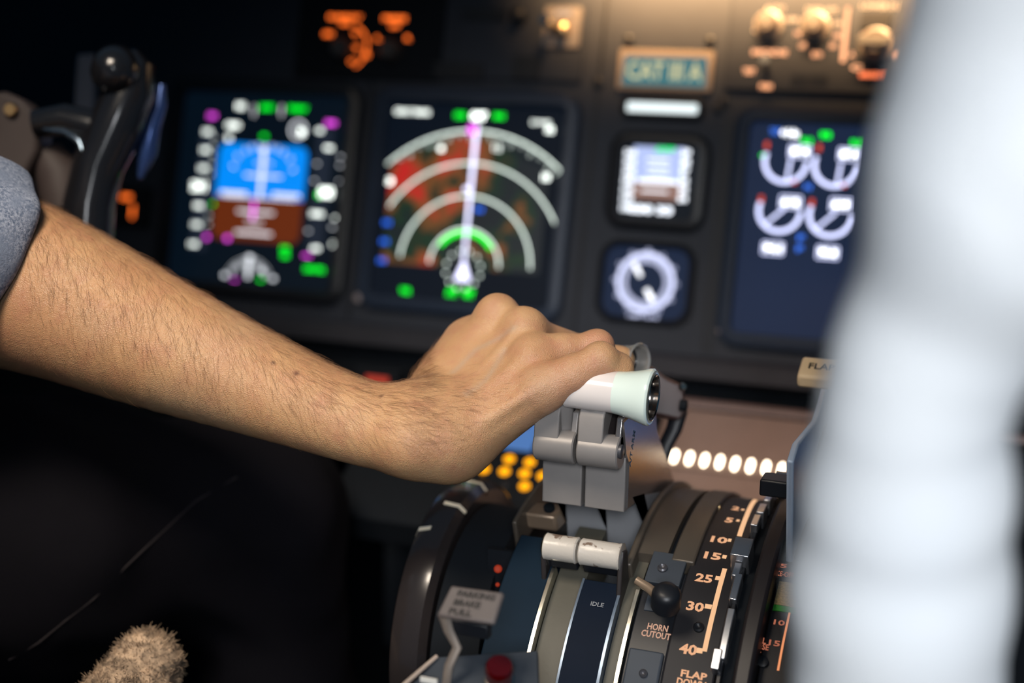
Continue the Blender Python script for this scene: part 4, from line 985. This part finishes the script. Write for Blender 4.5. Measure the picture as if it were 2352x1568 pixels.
vo = N.new('ShaderNodeTexVoronoi'); vo.inputs['Scale'].default_value = 900; vo.feature = 'DISTANCE_TO_EDGE'; L.new(tc.outputs['Object'], vo.inputs['Vector'])
ad = N.new('ShaderNodeMath'); ad.operation = 'MULTIPLY_ADD'; L.new(nz(260, 5, .6).outputs['Fac'], ad.inputs[0]); ad.inputs[1].default_value = 1.0; L.new(vo.outputs['Distance'], ad.inputs[2])
bp = N.new('ShaderNodeBump'); bp.inputs['Strength'].default_value = .5; bp.inputs['Distance'].default_value = .0008; L.new(ad.outputs[0], bp.inputs['Height']); L.new(bp.outputs[0], b.inputs['Normal'])
me.materials.append(SK)
# skin's own colour marks: knuckle redness, moles, faint veins
bl = np.zeros(len(P_)); ml = np.zeros(len(P_)); ve = np.zeros(len(P_))
for m, r, k in [(MCP[1], .015, .45), (MCP[0], .013, .40), (MCP[2], .014, .25), (MCP[3], .016, .35), ((1385, 800, .82), .016, .5), ((1375, 775, .84), .014, .3), ((1270, 850, .815), .014, .3), ((1425, 835, .82), .012, .35), ((130, 790, .84), .03, .35), ((1330, 900, .80), .02, .4)]:
    bl = np.maximum(bl, k * np.exp(-((P_ - A(*m[:3]))**2).sum(1) / (2 * (r * .75)**2)))
cam_ = np.array(CAM)
def surf_near(x, y):                               # the skin point seen there
    rr_ = np.array(ray(x, y)); rr_ /= np.linalg.norm(rr_); t = (P_ - cam_) @ rr_; dd = np.linalg.norm(P_ - cam_ - t[:, None] * rr_, axis=1)
    ok = dd < .0015; return P_[ok][np.argmin(t[ok])] if ok.any() else P_[np.argmin(dd)]
for x, y, r in [(679, 852, .0011), (625, 828, .0008), (874, 903, .0007)]:
    ml = np.maximum(ml, np.clip(1.4 * np.exp(-((P_ - surf_near(x, y))**2).sum(1) / (2 * r * r)), 0, .9))
for line in [[(1040, 850), (1090, 800), (1140, 775), (1180, 748)], [(1070, 900), (1120, 860), (1155, 800)]]:
    Q = [surf_near(x, y) for x, y in line]
    for a, c in zip(Q[:-1], Q[1:]): ve = np.maximum(ve, .45 * np.exp(-(np.clip(seg(P_, a, c, 0, 0), 0, 1)**2) / (2 * .0016**2)))
for nm, arr in (('blush', bl), ('mole', ml), ('vein', ve)):
    a_ = me.attributes.new(nm, 'FLOAT', 'POINT')
    if len(me.vertices) == len(arr): a_.data.foreach_set('value', arr.astype(np.float32))
cap_ = thing('person', A(-260, 900, .92), 'person in rolled denim sleeve and dark trousers gripping the thrust lever handle', 'person')
body = bpy.data.objects.new('body', me); COL.objects.link(body); body.parent = cap_; body.matrix_parent_inverse = cap_.matrix_world.inverted()
# ---- arm hair: fine curved strands
rng = np.random.default_rng(3)
tocam = cam_ - P_; tocam /= np.linalg.norm(tocam, axis=1, keepdims=True)
def pixof(p):
    q = p - cam_; z = q @ Fv; return np.stack([CX + FPX * (q @ Rv) / z, CY - FPX * (q @ Uv) / z], 1)
px = pixof(P_); fac = (G_ * tocam).sum(1)
def strands(n, x0, x1, wfn, dirfn, lfn, rad):
    ok = np.where((fac > -.15) & (px[:, 0] > x0) & (px[:, 0] < x1))[0]; wts = np.array([wfn(*px[i], fac[i]) for i in ok]); wts = wts / wts.sum()
    out = []
    for i in rng.choice(ok, n, p=wts):
        p = P_[i] + rng.normal(0, .0006, 3); nrm = G_[i]
        dx, dy = dirfn(*px[i]); a_ = math.atan2(dy, dx) + rng.normal(0, .17); d_ = Rv * math.cos(a_) - Uv * math.sin(a_)
        d_ = d_ - nrm * (d_ @ nrm); d_ /= np.linalg.norm(d_) + 1e-9; L_ = lfn(*px[i]) * rng.uniform(.5, 1.25); side = np.cross(nrm, d_); cv = rng.normal(0, .22)
        out.append([p + d_ * L_ * t + side * cv * L_ * t * t + nrm * (L_ * (.30 * t - .26 * t * t)) - nrm * .0003 for t in (0, .35, .7, 1)])
    return out
def upper(x, y):                                   # 0 at the lower outline, 1 at the upper one
    yt = np.interp(x, [0, 240, 600, 940], [400, 530, 745, 890]); yb = np.interp(x, [0, 300, 860, 1020], [850, 945, 1080, 1103]); return (yb - y) / (yb - yt)
st = strands(4600, 60, 985, lambda x, y, f_: max(0, upper(x, y) - .10)**.7 * (.7 + (x > 620) * .5), lambda x, y: (.22 + max(0, (x - 500) / 430), 1.0 - .25 * max(0, (x - 500) / 430)), lambda x, y: .0120, .00005)
st += strands(650, 955, 1240, lambda x, y, f_: max(0, min(1, (y - 840) / 60)) * max(0, min(1, (1010 - y + (x < 1060) * 40) / 60)) * (2.2 if x < 1080 else 1.0), lambda x, y: (1.0, .12), lambda x, y: .0075 if x < 1100 else .0045, .00005)
cu = bpy.data.curves.new('arm_hair', 'CURVE'); cu.dimensions = '3D'; cu.bevel_depth = .000046; cu.bevel_resolution = 0; cu.resolution_u = 1
for s_ in st:
    sp = cu.splines.new('POLY'); sp.points.add(3)
    for k in range(4): sp.points[k].co = (*s_[k], 1); sp.points[k].radius = (1, 1, .8, .35)[k]
HAIR = mat('hair_brown', (0.24, 0.125, 0.06), .5)
cu.materials.append(HAIR); ho = bpy.data.objects.new('arm_hair', cu); COL.objects.link(ho); ho.parent = cap_; ho.matrix_parent_inverse = cap_.matrix_world.inverted(); ho['kind'] = 'stuff'

# ---------------- rolled denim sleeve
DEN = bpy.data.materials.new('denim'); DEN.use_nodes = True; nt = DEN.node_tree; N = nt.nodes; L = nt.links; b = N['Principled BSDF']
tc = N.new('ShaderNodeTexCoord')
c1 = mixc(ramp(nz(520, 6, .75).outputs['Fac'], .42, .60), (0.10, 0.14, 0.23, 1), (0.42, 0.47, 0.60, 1))
c1 = mixc(ramp(nz(60, 3).outputs['Fac'], .4, .7), c1, (0.20, 0.25, 0.36, 1))
L.new(c1, b.inputs['Base Color']); b.inputs['Roughness'].default_value = .9
bp = N.new('ShaderNodeBump'); bp.inputs['Strength'].default_value = .6; bp.inputs['Distance'].default_value = .001; L.new(nz(700, 5, .7).outputs['Fac'], bp.inputs['Height']); L.new(bp.outputs[0], b.inputs['Normal'])
c0, c1_ = A(-500, 460, .79), A(-82, 622, .862); axv = c1_ - c0; Ls = np.linalg.norm(axv); axv /= Ls
axv2 = axv * 1.0
e1 = np.cross(axv, Fv); e1 /= np.linalg.norm(e1); e2 = np.cross(axv, e1)
mb = MB(); rings = []
for t, r in [(-.25, .070), (0, .0705), (.03, .0705), (.055, .070), (.075, .0695), (.082, .0690), (.0855, .0700), (.104, .0735), (.118, .0732), (.1240, .0715), (.1255, .0665), (.1225, .0640), (.09, .062), (.05, .062)]:
    rg = []
    for k in range(64):
        q = 2 * math.pi * k / 64; wob = .0018 * math.sin(3 * q + 40 * t) + .0012 * math.sin(7 * q + 1.3 + 60 * t) + (.0012 * math.sin(11 * q) if t > .08 else 0)
        rad = (r + wob) * (1.0 if t < .08 else 1.0)
        lean = .010 * math.cos(q) if t > .08 else 0
        rg.append(c0 + axv * (Ls - .1255 + t + lean) + e1 * math.cos(q) * rad + e2 * math.sin(q) * rad)
    rings.append([V(p) for p in rg])
mb.loft(rings, cap=False); mb.build('sleeve', DEN, cap_, 'all', sub=1)

# ---------------- dark trousers: thigh, knee and shin
TR = mat('trouser_cloth', (0.007, 0.0065, 0.009), .9, spec=.08, bump=.5, bscale=1200)
def leg_field(P):
    d = seg(P, A(-500, 1330, .93), A(80, 1240, .98), .105, .095); d = smin(d, seg(P, A(80, 1240, .98), A(560, 1190, 1.05), .095, .068), .03)
    d = smin(d, seg(P, A(560, 1190, 1.05), A(660, 1800, 1.10), .066, .060), .04)
    d = smin(d, seg(P, A(660, 1800, 1.10), A(640, 2500, 1.20), .060, .055), .04)
    w_ = .0018 * np.sin(P @ np.array([38., 70, 20]) + 2 * np.sin(P @ np.array([25., -12, 31]))) + .001 * np.sin(P @ np.array([120., -60, 90]))
    return d + w_
q_ = np.array([A(-500, 1330, .93), A(640, 2500, 1.2), A(560, 900, 1.1), A(700, 1800, 1.15)])
me2, _, _ = mesh_field(leg_field, q_.min(0) - .13, q_.max(0) + .10, .006, 'trousers')
me2.materials.append(TR); tr = bpy.data.objects.new('trousers', me2); COL.objects.link(tr); tr.parent = cap_; tr.matrix_parent_inverse = cap_.matrix_world.inverted()
def onfield(fn, x, y, d0=.6, d1=1.3):
    r_ = np.array(ray(x, y)); t = d0
    for _ in range(200):
        s_ = fn((cam_ + r_ * t)[None])[0]
        if s_ < .0002: break
        t += max(s_ * .6, .0004)
        if t > d1: break
    return V(cam_ + r_ * t)
mb = MB(); mb.tube([onfield(leg_field, x, y) for x, y in [(20, 1515), (90, 1475), (150, 1425), (215, 1375), (290, 1300), (370, 1225), (450, 1150), (545, 1095)]], .0007, 6); mb.build('seam', mat('seam_thread', (0.018, 0.013, 0.015), .8), tr, True)

# ---------------- sheepskin seat cover under the leg
FUR = bpy.data.materials.new('sheepskin'); FUR.use_nodes = True; nt = FUR.node_tree; N = nt.nodes; L = nt.links; b = N['Principled BSDF']
tc = N.new('ShaderNodeTexCoord')
c1 = mixc(ramp(nz(110, 6, .7).outputs['Fac'], .4, .62), (0.16, 0.115, 0.08, 1), (0.60, 0.43, 0.29, 1)); L.new(c1, b.inputs['Base Color']); b.inputs['Roughness'].default_value = 1.0
seat_c = A(310, 1640, .86)
def fur_field(P):
    d = seg(P, A(250, 1720, .84), A(335, 1530, .86), .040, .0215)
    n_ = .0008 * np.sin(P @ np.array([300., 170, 90])) * np.sin(P @ np.array([-110., 260, 330])) + .0006 * np.sin(P @ np.array([700., -400, 500])) * np.sin(P @ np.array([350., 650, -420]))
    return d + n_
q_ = np.array([A(250, 1720, .84), A(335, 1530, .86)])
me3, P3, G3 = mesh_field(fur_field, q_.min(0) - .05, q_.max(0) + .05, .0022, 'seat_cover')
me3.materials.append(FUR); so = bpy.data.objects.new('seat_cover', me3); COL.objects.link(so)
fc = bpy.data.curves.new('fleece', 'CURVE'); fc.dimensions = '3D'; fc.bevel_depth = .00022; fc.bevel_resolution = 0
for i in rng.choice(len(P3), 9000):
    clump = np.sin(P3[i] * 420.); d_ = G3[i] + rng.normal(0, .35, 3) + clump * .5; L_ = rng.uniform(.0008, .0024)
    sp = fc.splines.new('POLY'); sp.points.add(2); side = rng.normal(0, .5, 3)
    for k, t in enumerate((-.1, .55, 1)): sp.points[k].co = (*(P3[i] + d_ * L_ * t + side * L_ * t * t), 1); sp.points[k].radius = (1, .9, .4)[k]
fc.materials.append(FUR); fo = bpy.data.objects.new('fleece', fc); COL.objects.link(fo); fo.parent = so; fo['kind'] = 'stuff'
tag(so, 'tan sheepskin seat cover tuft at bottom, below the dark trousers', 'seat cover')

# ---------------- second person: white shirt arm close to the camera
SH = bpy.data.materials.new('white_shirt'); SH.use_nodes = True; nt = SH.node_tree; N = nt.nodes; L = nt.links; b = N['Principled BSDF']
tc = N.new('ShaderNodeTexCoord')
c1 = mixc(ramp(nz(14, 3).outputs['Fac'], .3, .7), (0.74, 0.77, 0.80, 1), (0.80, 0.82, 0.83, 1)); L.new(c1, b.inputs['Base Color']); b.inputs['Roughness'].default_value = .85
def arm2(P, g=0.0):
    d = smin(seg(P, A(2620, -420, .36), A(2392, 300, .385), .052 - g, .040 - g), seg(P, A(3000, -1500, .42), A(2620, -420, .36), .075 - g, .052 - g), .01)
    d = smin(d, seg(P, A(3000, -1500, .42), A(4300, -900, .50), .075 - g, .13 - g), .05)
    for a, b, ra, rb in [((2392, 300, .385), (2330, 440, .392), .040, .0385), ((2330, 440, .392), (2130, 820, .42), .0385, .0262), ((2130, 820, .42), (2092, 960, .43), .0262, .0252),
                         ((2092, 960, .43), (2083, 1120, .445), .0252, .030), ((2083, 1120, .445), (2064, 1350, .465), .030, .0335), ((2064, 1350, .465), (2050, 2000, .52), .0335, .038)]:
        d = smin(d, seg(P, A(*a), A(*b), ra - g, rb - g), .010)
    d = smin(d, seg(P, A(2700, -300, .36), A(2620, 490, .385), .055 - g, .028 - g), .012)
    return d
def shirt_field(P):
    d = arm2(P)
    for a, c, r in [((2190, 400, .345), (2380, 620, .352), .003), ((2240, 1130, .39), (2290, 1330, .40), .002)]:
        s_ = seg(P, A(*a), A(*c), 0, 0); d = d + r * np.exp(-(s_**2) / (2 * .006**2))
    return d + .0003 * np.sin(P @ np.array([60., 90, 45]))
q_ = np.array([A(2520, -420, .36), A(2060, 2000, .52), A(2580, -300, .36), A(3000, -1500, .42), A(4300, -900, .50)])
me4, _, _ = mesh_field(shirt_field, q_.min(0) - .14, q_.max(0) + .14, .0030, 'shirt')
me4.materials.append(SH)
me5, _, _ = mesh_field(lambda P: arm2(P, .006), q_.min(0) - .14, q_.max(0) + .14, .005, 'body'); me5.materials.append(SK)
p2 = thing('person', A(2300, 2000, .52), 'person in white shirt, blurred sleeve filling the right edge', 'person')
for m_, n_ in ((me4, 'shirt_sleeve'), (me5, 'body')):
    o = bpy.data.objects.new(n_, m_); COL.objects.link(o); o.parent = p2; o.matrix_parent_inverse = p2.matrix_world.inverted()
